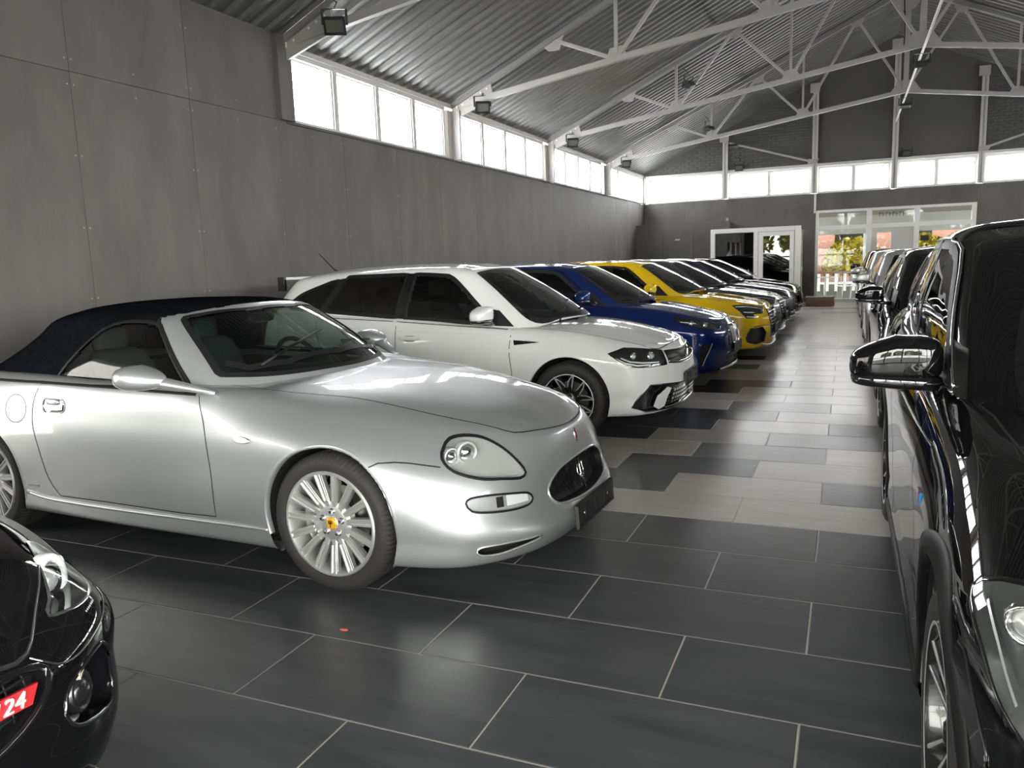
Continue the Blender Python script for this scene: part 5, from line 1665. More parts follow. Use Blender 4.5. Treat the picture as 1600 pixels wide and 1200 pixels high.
    rd = smooth_poly([(b0 - .06, zb(b0)), (b0 - .05, .62), (b0 - .03, zlo), (-wb + ar + .10, zlo), (-wb + ar + .06, .42), (-wb + ar - .02, .60), (-wb + .16, .74), (-wb + .08, zb1 - .02)], .04, True, (0, 2, 3, 7))
    gl = MB()
    for s in both():
        for d in (fd, rd):
            body.emit('door', body.mask_side(d, s) & (body.FC[:, 1] * s > .7 * w), PM, car)
            dr = car.children[-1]
            strip(skb, fr_side(s), [p for p in d if p[1] < zb(p[0]) + .1], .006, .001, .04, False, gl)
        for x in (b0 + .10, -wb + .12):
            c = skb.hit(fr_side(s), x, zb(x) - .135)[0]
            m = MB()
            blob(m, (c.x, c.y + s * .022, c.z), (.105, .012, .017), (.5, .5), 18, 8)
            hd = m.build('door_handle', P.get('handle', PM), car, smooth=True)
            m = MB()
            blob(m, (c.x - .01, c.y + s * .002, c.z - .006), (.06, .012, .028), (.6, .8), 16, 8)
            m.build('handle_bowl', 'gap' if PM != 'paint_white' else 'lamp_bowl', hd, smooth=True)
    strip(skb, FR_TOP, hp, .007, .001, .04, False, gl)
    strip(skb, FR_TOP, [(a, -b) for a, b in hp], .007, .001, .04, False, gl)
    gl.build('panel_gap', 'gap', car)
    # mirrors
    mz = P.get('mz', zb0 + .125)
    mx = P.get('mx', -.70)
    for s in both():
        m = MB()
        c = (mx, s * (w + P.get('my', .06)), mz)
        k = P.get('mscale', 1.)
        def mshape(p, o_=s):
            o = o_ * p.y
            return (-.02 * k * max(0, o), 0, -.30 * .07 * k * p.z * max(0, o) - .02 * k * max(0, o) + (.01 * k if p.z < -.3 else 0))
        blob(m, c, (.07 * k, .118 * k, .07 * k), (.5, .55), 26, 16, mshape)
        mo = m.build('mirror', P.get('mirror', PM), car, smooth=True)
        m = MB()
        blob(m, (c[0] + .002, c[1] - s * .004, c[2] - .054 * k), (.070 * k, .118 * k, .022 * k), (.5, .6), 20, 10, lambda p: (-.02 * k * max(0, s * p.y), 0, .004 * s * p.y))
        m.tube([(c[0] - .01, c[1] - s * .05, c[2] - .055), (c[0] + .02, s * (w - .02), c[2] - .075), (c[0] + .03, s * (w - .12), c[2] - .085)], [.032, .03, .03], 10, flat=.6)
        m.build('mirror_foot', 'black_gloss', mo, smooth=True)
        m = MB().lathe([(0, 0), (.85, 0), (1, .03)], 20, 'x')
        m.v = [(c[0] - .068 * k + v[0] * .1 - .02 * k * max(0, s * v[1]), c[1] + v[1] * .105 * k, c[2] + v[2] * .055 * k - .012 * k * max(0, s * v[1])) for v in m.v]
        m.build('mirror_glass', 'chrome', mo)
    # wheels
    for xw, zw, r in AR: arch_parts(car, skb, xw, zw, r, P.get('archmat', PM), w - .02, P.get('cladding'), .055)
    kit = wheel_kit(P.get('wkey', 'pair'), Rt, Rr, P.get('tw', .215), P.get('wstyle', 'pair'))
    for x in (0, -wb):
        for s in both(): add_wheel(car, kit, x, w - P.get('wheel_in', .022), Rt, s)
    zs = P['zs']
    MB().prism([(xr + .25, zs + .02), (fo - .22, zs + .02), (fo - .2, zs + .12), (fo - .3, zs + .25), (xr + .3, zs + .3)], -w * .66, w * .66).build('under_tray', 'black_matte', car)
    for s in both():
        c = [skb.hit(fr_side(s), x, zs + .03)[0] for x in (-ar - .03, -wb / 2, -wb + ar + .03)]
        MB().tube([p - V3((0, s * .018, .012)) for p in c], .028, 8, flat=.8).build('sill', P.get('sill', 'black_plastic'), car, smooth=True)
        tl = [(.60 * w, zb1 - .10), (.84 * w, zb1 - .08), (.86 * w, zb1 - .20), (.60 * w, zb1 - .21)]
        overlay(car, skb, FR_REAR, [(s * a, b) for a, b in tl], 'emblem_red', 'tail_lamp', .004, .04)
    # interior
    MB().box((xr + .35, -.76 * w, zs + .1), (-.35, .76 * w, zs + .14)).box((xr + .3, -.7 * w, zs + .1), (xr + .36, .7 * w, zb1 - .05)).box((-.42, -.76 * w, zs + .1), (-.36, .76 * w, zb0 - .12)).build('cabin_tub', 'interior', car)
    for s in both():
        MB().box((-wb, s * .78 * w, zs + .12), (-.45, s * .82 * w, zb0 - .02)).build('door_card', 'interior', car)
        seat(car, -1.42, s * .37, zs + .22, 'interior', .98)
        seat(car, -2.28 * f, s * .37, zs + .25, 'interior', .95)
    m = MB()
    blob(m, (-.52 + sx * .5, 0, zb0 - .09), (.26, .70 * w / .875, .10), (.5, .35), 24, 8)
    m.build('dashboard', 'interior', car, smooth=True)
    steering(car, -.90, .37, zb0 - .02)
    m = MB()
    blob(m, (-.93 + tx, 0, h - .145), (.03, .12, .035), (.7, .7), 14, 8)
    m.build('rear_view_mirror', 'black_plastic', car, smooth=True)
    cab.emit('roof', np.ones(len(cab.F), bool), P.get('roofpaint', PM), car)
    body.emit('body', np.ones(len(body.F), bool), PM, car)
    del P['_']
    return car
def zh_min(P): return P['zh'] - .06
def lamp(car, body, skb, deg, outline, bowl='mesh_black', depth=.03, res=.02, name='headlight', bars=(), eyes=(), seal='black_gloss', bar_mat='lamp_white', cover='lamp_cover', sharp=()):
    F0 = fr_q(1, deg)
    o2 = smooth_poly(p2(F0, outline), .03, True, sharp)
    for s in both():
        FQ = fr_q(s, deg)
        o = recess(car, body, skb, FQ, o2, depth, bowl, name, res, cond=body.FC[:, 1] * s > .1)
        patch(skb, FQ, inset(o2, .001), off=.002, res=res).build('lamp_lens', cover, o, smooth=True)
        strip(skb, FQ, o2, .008, .002, .015, True, None, .001).build('lamp_seal', seal, o, smooth=True)
        for b in bars:
            w_ = b[0]
            m = MB()
            strip(skb, FQ, p2(F0, b[1]), w_, -.008, .02, False, m)
            m.build('light_bar', bar_mat, o, smooth=True)
        for (p, r) in eyes:
            l, n = skb.hit(FQ, *to2(F0, p))
            d = V3((.93, s * .36, 0))
            rot = d.to_track_quat('X', 'Z').to_matrix()
            c = l - FQ[2] * .024
            for prof, nm, mt in (([(0, .012), (r * .5, .008), (r * .8, -.004), (r * .85, -.02)], 'projector', 'lamp_bowl'), ([(r * .85, -.01), (r * .9, .004), (r * 1.1, .006), (r * 1.2, -.01)], 'projector_ring', 'chrome')):
                m = MB().lathe(prof, 20, 'x')
                m.v = [tuple(rot @ V3(v_) + c) for v_ in m.v]
                m.build(nm, mt, o, smooth=True)
    return o2
def bar_grille(car, skb, poly, n, parent, mat='black_gloss', horiz=True, off=-.012, r=.004):
    m = MB()
    ys = [p[0] for p in poly]
    zs = [p[1] for p in poly]
    ip = inset(poly, .006)
    for k in range(1, n):
        if horiz:
            z = min(zs) + (max(zs) - min(zs)) * k / n
            pts = [(y, z) for y in np.linspace(min(ys), max(ys), 40)]
        else:
            y = min(ys) + (max(ys) - min(ys)) * k / n
            pts = [(y, z) for z in np.linspace(min(zs), max(zs), 14)]
        run = []
        for p in pts + [None]:
            if p is not None and in_poly(np.array([p[0]]), np.array([p[1]]), ip)[0]: run.append(p)
            else:
                if len(run) > 1: m.tube([skb.hit(FR_FRONT, *a)[0] + V3((off, 0, 0)) for a in run], r, 5)
                run = []
    m.build('grille_bars', mat, parent, smooth=True)
def mir(pl): return pl + [(-a, b) for a, b in pl[::-1]]
def front_generic(car, P):
    body, cab, sk, skc, skb = P['_']
    fo, w, zh = P['fo'], P['w'], P['zh']
    k = P.get('zk', 1.)
    # lamps
    hl = [(fo - .10, .50, zh - .10), (fo - .14, .58, zh - .055), (fo - .30, .74, zh - .01), (fo - .40, .80, zh - .005), (fo - .30, .79, zh - .075), (fo - .16, .66, zh - .14), (fo - .09, .52, zh - .145)]
    lamp(car, body, skb, 42, [(x, y * w / .875, z) for x, y, z in hl], bars=[(.012, [(fo - .12, .54 * w / .875, zh - .13), (fo - .2, .68 * w / .875, zh - .10), (fo - .3, .77 * w / .875, zh - .06)])], res=.03)
    g = smooth_poly(mir([(.0, zh - .04), (.34 * w, zh - .05), (.42 * w, zh - .10), (.36 * w, .42 * k), (.0, .40 * k)]), .03, True)
    g = smooth_poly([(.34 * w, zh - .05), (.40 * w, zh - .11), (.32 * w, .40 * k), (-.32 * w, .40 * k), (-.40 * w, zh - .11), (-.34 * w, zh - .05)], .03, True, (0, 1, 2, 3, 4, 5))
    o = recess(car, body, skb, FR_FRONT, g, .04, 'mesh_black', 'grille', .035, P.get('grille_rim', 'chrome'), .008)
    bar_grille(car, skb, g, P.get('nbars', 8), o, P.get('bars', 'black_gloss'), P.get('horiz', True), -.008, .006)
    for s in both():
        f_ = [(.62 * w, .34 * k), (.82 * w, .36 * k), (.80 * w, .48 * k), (.60 * w, .42 * k)]
        recess(car, body, skb, FR_FRONT, [(s * a, b) for a, b in f_], .04, 'mesh_black', 'air_intake', .035, 'black_gloss', .005)
    l = smooth_poly([(.58 * w, .25), (.55 * w, .33 * k), (-.55 * w, .33 * k), (-.58 * w, .25)], .05, True, (0, 1, 2, 3))
    recess(car, body, skb, FR_FRONT, l, .04, 'mesh_black', 'lower_intake', .04, P.get('splitter', 'steel'), .008)
    plate_holder(car, skb, fo + .012, .40 * k, .50, .11)

def sect(fr, pts): return smooth_poly(pts, .03, True, tuple(range(len(pts))))
def front_white(car, P):
    body, cab, sk, skc, skb = P['_']
    fo, w = P['fo'], P['w']
    hl = [(.34, .83, .705), (.45, .745, .742), (.56, .68, .733), (.70, .49, .700), (.745, .53, .592), (.63, .755, .594), (.52, .82, .602), (.44, .835, .642)]
    lamp(car, body, skb, 45, hl, bars=[(.012, [(.40, .835, .67), (.47, .82, .632), (.56, .79, .612), (.66, .71, .61)]), (.01, [(.44, .82, .675), (.50, .80, .645), (.60, .76, .632), (.70, .60, .622)])],
         eyes=(((.64, .63, .665), .034), ((.52, .745, .675), .030)), res=.02, sharp=(0, 1, 3, 4, 6))
    g = sect(FR_FRONT, [(.46, .695), (.50, .60), (.30, .578), (0, .565), (-.30, .578), (-.50, .60), (-.46, .695), (-.25, .686), (0, .68), (.25, .686)])
    o = recess(car, body, skb, FR_FRONT, g, .03, 'mesh_black', 'grille', .025, 'black_gloss', .004)
    bar_grille(car, skb, g, 4, o, 'black_plastic', True, -.012, .004)
    bead(skb, FR_FRONT, [(.50, .612), (.30, .592), (.0, .582), (-.30, .592), (-.50, .612)], .005, .03).build('grille_strip', 'chrome', o, smooth=True)
    c = skb.hit(FR_FRONT, 0, .635)[0]
    m = MB().lathe([(.062, .0), (.066, .008), (.058, .010), (.055, .004), (0, .004)], 28, 'x', (c.x + .002, 0, .635))
    for a, b in (((-.034, .045), (0, -.005)), ((.034, .045), (0, -.005)), ((-.046, .02), (-.02, -.045)), ((.046, .02), (.02, -.045)), ((-.02, -.045), (0, -.005)), ((.02, -.045), (0, -.005))):
        m.bar((c.x + .009, a[0], .635 + a[1]), (c.x + .009, b[0], .635 + b[1]), .006, .006)
    m.build('front_emblem', 'chrome', o, smooth=True, angle=30)
    low = sect(FR_FRONT, [(.815, .275), (.79, .37), (.74, .448), (.58, .438), (.24, .410), (0, .402), (-.24, .410), (-.58, .438), (-.74, .448), (-.79, .37), (-.815, .275), (-.755, .235), (-.5, .225), (0, .222), (.5, .225), (.755, .235)])
    lo = recess(car, body, skb, FR_FRONT, low, .03, 'black_gloss', 'lower_intake', .025, 'black_gloss', .006)
    inner = sect(FR_FRONT, [(.52, .25), (.48, .385), (-.48, .385), (-.52, .25)])
    bar_grille(car, skb, inner, 4, lo, 'black_plastic', True, -.01, .007)
    m = MB()
    for k in range(-9, 10):
        if abs(k) > 1:
            y = k * .05
            a, b = skb.hit(FR_FRONT, y, .27)[0], skb.hit(FR_FRONT, y * .93, .38)[0]
            m.bar(a + V3((-.012, 0, 0)), b + V3((-.012, 0, 0)), .008, .010)
    tag(m.build('grille_fins', 'alloy', lo), kind='stuff')
    bead(skb, FR_FRONT, [(.56, .245), (.3, .24), (0, .238), (-.3, .24), (-.56, .245)], .006, .04).build('lower_strip', 'chrome', lo, smooth=True)
    for s in both():
        fang = [(.70, .27), (.665, .355), (.56, .412), (.51, .395), (.555, .30), (.575, .255), (.64, .238)]
        overlay(car, skb, FR_FRONT, [(s * a, b) for a, b in sect(FR_FRONT, fang)], 'paint_white', 'bumper_fang', .002, .02)
        overlay(car, skb, fr_side(s), sect(None, [(-.47, .812), (-.28, .800), (-.24, .795), (-.40, .778), (-.46, .772)]), 'black_gloss', 'fender_badge', .003, .02)
        bead(skb, fr_side(s), [(-.50, .852), (-1.2, .875), (-1.9, .905), (-2.5, .93)], .003, .05).build('side_crease', 'paint_white', car, smooth=True)
        c = skb.hit(fr_side(s), .50, .47)[0]
        MB().lathe([(0, .002), (.012, .002), (.014, .0)], 12, 'y', (c.x, c.y, c.z)).build('parking_sensor', 'paint_white', car)
    plate_holder(car, skb, fo + .012, .435, .52, .115)
    m = MB().box((-3.09, -.50, 1.362), (-2.90, .50, 1.386))
    m.build('roof_spoiler', 'paint_white', car, bevel=.006)
    for s in both(): MB().box((-3.11, s * .52 - .02, 1.25), (-3.03, s * .52 + .02, 1.388)).build('spoiler_fin', 'black_gloss', car, bevel=.004)
    t = skc.hit(FR_TOP, -2.75, 0)[0]
    MB().tube([t, t + V3((-.06, 0, .03)), t + V3((-.24, 0, .20))], [.014, .008, .004], 6).build('antenna', 'black_plastic', car, smooth=True)
def front_blue(car, P):
    body, cab, sk, skc, skb = P['_']
    fo, w = P['fo'], P['w']
    hl = [(.28, .80, .770), (.38, .735, .775), (.573, .64, .740), (.75, .49, .672), (.757, .535, .640), (.633, .777, .658), (.43, .828, .705)]
    lamp(car, body, skb, 45, hl, bars=[(.010, [(.36, .80, .745), (.50, .73, .725)])], eyes=(((.60, .68, .690), .032), ((.47, .76, .715), .028)), res=.022, sharp=(0, 3, 4))
    for s in both():
        k = sect(None, [(s * .035, .665), (s * .25, .67), (s * .315, .62), (s * .25, .455), (s * .07, .445), (s * .03, .50)])
        o = recess(car, body, skb, FR_FRONT, k, .03, 'mesh_black', 'grille', .025, 'chrome', .011)
        bar_grille(car, skb, k, 7, o, 'steel', False, -.006, .005)
        slash = [(.70, .745, .50), (.60, .835, .475), (.565, .84, .36), (.58, .835, .265), (.605, .82, .26), (.64, .79, .36)]
        FQ = fr_q(s, 50)
        sp = smooth_poly(p2(fr_q(1, 50), slash), .03, True, (0, 3, 4))
        recess(car, body, skb, FQ, sp, .03, 'black_matte', 'air_intake', .025, None, .003, cond=body.FC[:, 1] * s > .3)
        bead(skb, FQ, p2(fr_q(1, 50), [(.70, .745, .50), (.64, .79, .36), (.605, .82, .26)]), .006, .03).build('intake_blade', 'steel', car, smooth=True)
    low = sect(FR_FRONT, [(.52, .21), (.46, .36), (.20, .40), (-.20, .40), (-.46, .36), (-.52, .21)])
    o = recess(car, body, skb, FR_FRONT, low, .04, 'mesh_black', 'lower_intake', .03, 'black_gloss', .006)
    bar_grille(car, skb, low, 4, o, 'black_plastic', True, -.01, .006)
    bead(skb, FR_FRONT, [(.56, .20), (.30, .20), (0, .20), (-.30, .20), (-.56, .20)], .010, .04, off=.004).build('splitter', 'alloy', car, smooth=True)
    plate_holder(car, skb, fo + .014, .40, .52, .115)
def front_yellow(car, P):
    body, cab, sk, skc, skb = P['_']
    fo, w = P['fo'], P['w']
    hl = [(.40, .80, .762), (.546, .70, .766), (.78, .49, .715), (.765, .60, .645), (.655, .80, .645), (.70, .775, .59), (.568, .856, .597)]
    lamp(car, body, skb, 48, hl, bars=[(.010, [(.44, .79, .752), (.56, .71, .753), (.76, .51, .705)]), (.010, [(.765, .52, .70), (.755, .60, .66)]), (.010, [(.58, .845, .615), (.69, .78, .605)]), (.012, [(.52, .80, .68), (.66, .72, .67)])], res=.02, sharp=tuple(range(7)))
    g = sect(FR_FRONT, [(.40, .69), (.46, .60), (.40, .30), (-.40, .30), (-.46, .60), (-.40, .69)])
    o = recess(car, body, skb, FR_FRONT, g, .03, 'mesh_black', 'grille', .03, 'black_gloss', .009)
    bar_grille(car, skb, g, 9, o, 'black_gloss', True, -.004, .007)
    bar_grille(car, skb, g, 16, o, 'alloy_dark', False, -.002, .006)
    m = MB()
    for q in range(4):
        c = skb.hit(FR_FRONT, -.105 + q * .07, .615)[0]
        pts = [(c.x + .012, -.105 + q * .07 + .045 * math.cos(2 * math.pi * k / 20), .615 + .045 * math.sin(2 * math.pi * k / 20)) for k in range(20)]
        m.tube(pts, .006, 6, True)
    m.build('front_emblem', 'chrome', o, smooth=True)
    for s in both():
        fg = [(.58, .85, .347), (.63, .835, .452), (.76, .655, .462), (.80, .56, .38), (.797, .595, .262), (.69, .78, .235), (.59, .847, .268)]
        FQ = fr_q(s, 50)
        sp = sect(None, p2(fr_q(1, 50), fg))
        recess(car, body, skb, FQ, sp, .04, 'mesh_black', 'air_intake', .02, 'black_gloss', .006, cond=body.FC[:, 1] * s > .3)
        strip(skb, FQ, p2(fr_q(1, 50), [(.66, .80, .475), (.77, .66, .485), (.85, .47, .475), (.875, .42, .30)]), .012, .002, .03).build('bumper_line', 'black_gloss', car, smooth=True)
    bead(skb, FR_FRONT, [(.66, .23), (.50, .205), (.3, .20), (0, .198), (-.3, .20), (-.50, .205), (-.66, .23)], .013, .04, off=.006).build('splitter', 'alloy', car, smooth=True)
    plate_holder(car, skb, fo + .016, .41, .52, .115)

def front_black(car, P):
    body, cab, sk, skc, skb = P['_']
    fo, w = P['fo'], P['w']
    hl = [(.24, .875, .800), (.33, .82, .845), (.46, .76, .842), (.60, .64, .815), (.66, .62, .74), (.64, .75, .665), (.55, .86, .690), (.42, .885, .735)]
    lamp(car, body, skb, 50, hl, 'lamp_dark', .05, .018, bars=[(.005, [(.29, .865, .80), (.40, .865, .762), (.52, .85, .715)])], bar_mat='lamp_bowl', eyes=(((.40, .825, .795), .034), ((.49, .78, .780), .036), ((.57, .71, .765), .036)))
    for s in both():
        k = sect(None, [(s * .03, .775), (s * .27, .775), (s * .345, .70), (s * .26, .50), (s * .07, .49), (s * .03, .55)])
        o = recess(car, body, skb, FR_FRONT, k, .03, 'mesh_black', 'grille', .03, 'black_gloss', .011)
        bar_grille(car, skb, k, 7, o, 'black_gloss', False, -.006, .005)
        FQ = fr_q(s, 60)
        sl = [(.30, .905, .70), (.345, .90, .715), (.47, .885, .62), (.49, .875, .58), (.45, .888, .57), (.36, .90, .63)]
        sp = smooth_poly(p2(fr_q(1, 60), sl), .02)
        overlay(car, skb, FQ, sp, 'black_gloss', 'air_curtain', .004, .02)
        bead(skb, FQ, sp, .004, .02, True).build('curtain_rim', 'alloy_dark', car.children[-1], smooth=True)
        f_ = [(.60 * w, .36), (.84 * w, .38), (.82 * w, .50), (.58 * w, .46)]
        recess(car, body, skb, FR_FRONT, [(s * a, b) for a, b in f_], .04, 'mesh_black', 'air_intake', .035, 'black_gloss', .005)
        # three-stripe fender badge
        c = skb.hit(fr_side(s), -.44, .775)[0]
        for q, mt in enumerate(('stripe_blue', 'stripe_navy', 'emblem_red', 'chrome')):
            wd = .012 if q < 3 else .034
            x0 = -.42 - q * .013
            MB().prism([(x0, .760), (x0 + .008, .792), (x0 + .008 - wd, .792), (x0 - wd, .760)], c.y - s * .004, c.y + s * .004).build('fender_badge', mt, car)
        bead(skb, fr_side(s), smooth_poly([(-.50, .90), (-1.2, .90), (-2.0, .915), (-2.6, .935)], .05, False), .004, .05).build('side_crease', 'paint_black', car, smooth=True)
    l = sect(None, [(.58 * w, .25), (.55 * w, .36), (-.55 * w, .36), (-.58 * w, .25)])
    recess(car, body, skb, FR_FRONT, l, .04, 'mesh_black', 'lower_intake', .04, 'alloy_dark', .008)
    plate_holder(car, skb, fo + .012, .44, .50, .11)
LEFT = 'cars parked in the left row'
POLO = dict(fo=.83, wb=2.55, ro=.69, w=.875, zs=.20, zh=.735, zb0=.905, zb1=1.03, h=1.462, b=(-1.54, -1.63), c=(-2.40, -2.46), door_x=-.50, zc=.955, paint='paint_white', res=.024, Rt=.317, Rr=.225, wkey='vee', wstyle='vee', glass='tint_glass', glass_r='dark_glass', crown=.05)
closed_car('hatchback_car', dict(POLO), (-2.07, 6.82, 0), R(0), 'white hatchback with tinted rear windows and black front intakes', LEFT, front_white)
BM1 = dict(fo=.86, wb=2.67, ro=.79, w=.90, zs=.17, zh=.735, zb0=.915, zb1=1.01, h=1.425, zc=.955, paint='paint_blue', chrome='black_gloss', point=.01)
closed_car('hatchback_car', dict(BM1), (-2.03, 9.45, 0), R(0), 'deep blue hatchback with a chrome rimmed grille, right behind the white car', LEFT, front_blue)
A3 = dict(fo=.885, wb=2.63, ro=.83, w=.908, zs=.17, zh=.745, zb0=.90, zb1=1.0, h=1.425, zc=.955, paint='paint_yellow')
closed_car('hatchback_car', dict(A3), (-1.81, 11.85, 0), R(0), 'bright yellow hatchback with hexagonal black air intakes', LEFT, front_yellow)
for pm, x, y, lab, kw in (('paint_grey', -1.83, 14.15, 'dark grey car parked just behind the yellow hatchback', dict(h=1.42)),
                          ('paint_navy', -1.80, 16.42, 'dark navy car between the grey car and the last black car', dict(h=1.41)),
                          ('paint_black', -1.78, 18.72, 'last black car of the left row, beside the glazed booth', dict(h=1.41))):
    d = dict(A3)
    d.update(paint=pm, res=.035, **kw)
    d.update(grille_rim='black_gloss', splitter='chrome')
    closed_car('parked_car', d, (x, y, 0), R(0), lab, LEFT, front_yellow if pm == 'paint_grey' else front_generic)
RIGHT = 'cars parked nose to tail on the right'
simple('stripe_blue', (.05, .25, .55), .4)
simple('stripe_navy', (.02, .03, .12), .4)
SUV = dict(fo=.84, wb=2.64, ro=.85, w=.912, zs=.22, zh=.82, zb0=1.0, zb1=1.10, h=1.545, zc=1.05, zk=1.09, tum=1.13, screen=(-.14, -.2), paint='paint_black', chrome='chrome', Rt=.345, Rr=.250, arch=.395, wkey='suv', wstyle='pair', tw=.235, res=.022,
           mz=1.095, mx=-.90, my=.045, mscale=1.16, cladding='black_plastic', glass='tint_glass', door_x=-.70)
closed_car('sport_utility_car', dict(SUV), (1.11, 1.90, 0), R(-90), 'glossy black crossover close on the right, facing the camera', RIGHT, front_black)
for pm, y, lab, kw in (('paint_black', 6.98, 'black car with a large dark windscreen behind the near crossover', dict(h=1.47)),
                       ('paint_pale', 11.5, 'silver car third in the right-hand file', dict(h=1.45)),
                       ('paint_pale', 15.95, 'pale grey car fourth in the right-hand file', dict(h=1.45)),
                       ('paint_black', 20.5, 'farthest dark car in the right-hand file near the entrance', dict(h=1.47))):
    d = dict(A3)
    d.update(paint=pm, res=.035, zb0=.94, zb1=1.03, zc=.99, zh=.76, **kw)
    closed_car('parked_car', d, (1.16, y, 0), R(-90), lab, RIGHT, front_generic)
# ================================================================== black roadster, bottom left
def black_roadster(loc, rz):
    car = empty('roadster_car', loc, rz)
    tag(car, 'black roadster at the bottom left corner with a red 124 badge in its grille', 'car')
    PM = 'paint_black'
    rows = []
    DF = [-.10, -.02, .055, .06, .045, -.02, -.06, -.07, -.07]
    ZN = [[.17, .17, .17, .17], [.16, .16, .16, .16], [.28, .26, .25, .25], [.44, .42, .40, .40], [.585, .565, .535, .53], [.75, .712, .66, .645], [.792, .76, .705, .68], [.80, .775, .725, .695], [.80, .778, .73, .70]]
    for r_, row in enumerate(convertible_rows()):
        out = []
        for i, (x, y, z) in enumerate(row):
            if x < 0: x, z = x * .947, z * .95
            elif i >= 10:
                x = [.33, .56, .70, .745][i - 10] + DF[r_] * [.25, .6, .92, 1][i - 10]
                z = ZN[r_][i - 10]
            y *= .955
            if i == 12: y *= 1.04 if r_ > 3 else .97
            if i == 11: y *= 1.05 if r_ > 3 else .965
            if i == 10: y *= 1.02 if r_ > 3 else .99
            out.append((x, y, z))
        rows.append(out)
    wb = 2.31
    AR = [(0, .31, .34), (-wb, .31, .34)]
    body = Shell(rows, .02, AR)
    top = Shell([[(x * .947, y * .955, z * .945) for x, y, z in r_] for r_ in softtop_rows()], .03)
    skb, skt = Skin(body), Skin(top)
    body.take((body.FC[:, 2] > .80) & in_poly(body.FC[:, 0], np.abs(body.FC[:, 1]), [(-2.6, -.1), (-2.4, .5), (-1.85, .68), (-.95, .69), (-.68, .62), (-.5, -.1)]))
    FW = fr_ws(52)
    w2 = p2(FW, [(-.50, 0, .865), (-.64, .45, .86), (-.84, .60, .86), (-1.09, .50, 1.13), (-.98, .2, 1.172), (-.965, 0, 1.178)])
    ws = smooth_poly(w2 + [(-a, b) for a, b in w2[-2:0:-1]], .04)
    patch(skt, FW, ws, off=.004, res=.05).build('windscreen', 'dark_glass', car, smooth=True)
    sg = smooth_poly([(-.87, .86), (-1.14, 1.11), (-1.25, 1.132), (-1.47, 1.125), (-1.63, 1.06), (-1.80, .865)], .03, True, (0, 5))
    for s in both(): patch(skt, fr_side(s), sg, off=.004, res=.05).build('side_window', 'dark_glass', car, smooth=True)
    pil = top.FC[:, 0] > np.interp(top.FC[:, 2], [.80, .85, .945, 1.115, 1.16, 1.19, 1.23], [-.84, -.866, -.966, -1.15, -1.19, -1.056, -1.056])
    top.emit('windscreen_frame', pil & ~((top.FC[:, 2] > 1.192) & (top.FC[:, 0] < -1.03)), PM, car)
    top.emit('soft_top', np.ones(len(top.F), bool), 'soft_top', car)
    # lamps
    FQ0 = fr_q(1, 40)
    hl2 = smooth_poly(p2(FQ0, FIAT_HL), .02)
    fg2 = smooth_poly(p2(FQ0, FIAT_FOG), .02)
    gl = MB()
    hood_h = smooth_poly(FIAT_HOOD, .03, False)
    for s in both():
        FQ = fr_q(s, 40)
        o = recess(car, body, skb, FQ, hl2, .08, 'black_gloss', 'headlight', .018, cond=body.FC[:, 1] * s > .1)
        patch(skb, FQ, inset(hl2, .001), off=.003, res=.02).build('lamp_lens', 'lamp_cover', o, smooth=True)
        strip(skb, FQ, hl2, .007, .002, .015, True, None, .001).build('lamp_seal', 'chrome', o, smooth=True)
        c2 = to2(FQ0, FIAT_EYE)
        c = skb.hit(FQ, *c2)[0] - FQ[2] * .05
        rot = V3((.86, s * .5, .08)).to_track_quat('X', 'Z').to_matrix()
        for prof, nm, mt in (([(0, .016), (.016, .014), (.030, .004), (.036, -.012)], 'projector', 'lamp_bowl'), ([(.036, -.01), (.040, .006), (.046, .008), (.050, -.006)], 'projector_ring', 'alloy_dark'), ([(.050, .0), (.054, .010), (.068, .012), (.074, .002), (.076, -.02)], 'light_ring', 'lamp_white')):
            m = MB().lathe(prof, 32, 'x')
            m.v = [tuple(rot @ V3((v_[0], v_[1], v_[2] * .95)) + c) for v_ in m.v]
            m.build(nm, mt, o, smooth=True)
        m = MB()
        blob(m, c + FQ[0] * .088 + V3((0, 0, .01)), (.012, .012, .026), (.8, .8), 10, 8)
        m.build('marker_lamp', 'lamp_white', o, smooth=True)
        m = MB()
        for q in range(7):
            a = skb.hit(FQ, c2[0] - .085 + q * .009, c2[1] - .095 + q * .001)[0] - FQ[2] * .02
            m.bar(a, a + V3((0, 0, .032)), .004, .006)
        m.build('reflector_fins', 'lamp_bowl', o)
        f_ = recess(car, body, skb, FQ, fg2, .05, 'black_gloss', 'fog_lamp', .02, 'black_gloss', .006, cond=body.FC[:, 1] * s > .1)
        cf = to2(FQ0, FIAT_FOGEYE)
        c = skb.hit(FQ, *cf)[0] - FQ[2] * .03
        m = MB().lathe([(0, .012), (.02, .01), (.036, 0), (.04, -.012), (.044, .004), (.052, .002), (.056, -.014)], 28, 'x')
        m.v = [tuple(rot @ V3(v_) + c) for v_ in m.v]
        m.build('lamp_glass', 'alloy_dark', f_, smooth=True)
        q = skb.hit(FQ, cf[0] - .012, cf[1] + .085)[0] - FQ[2] * .015
        m = MB()
        m.bar(q - FQ[0] * .05 - V3((0, 0, .02)), q + FQ[0] * .05 + V3((0, 0, .015)), .02, .018)
        m.build('running_lamp', 'amber', f_)
        bead(skb, FQ, smooth_poly(p2(FQ0, FIAT_LINE), .02, False), .003, .02).build('bumper_seam', 'chrome', car, smooth=True)
        strip(skb, fr_side(s), [(-.64, .80), (-.63, .5), (-.62, .27), (-1.6, .27), (-1.75, .6), (-1.72, .85)], .005, .001, .04, False, gl)
    strip(skb, FR_TOP, hood_h, .006, .001, .03, False, gl)
    strip(skb, FR_TOP, [(a, -b) for a, b in hood_h], .006, .001, .03, False, gl)
    gl.build('panel_gap', 'gap', car)
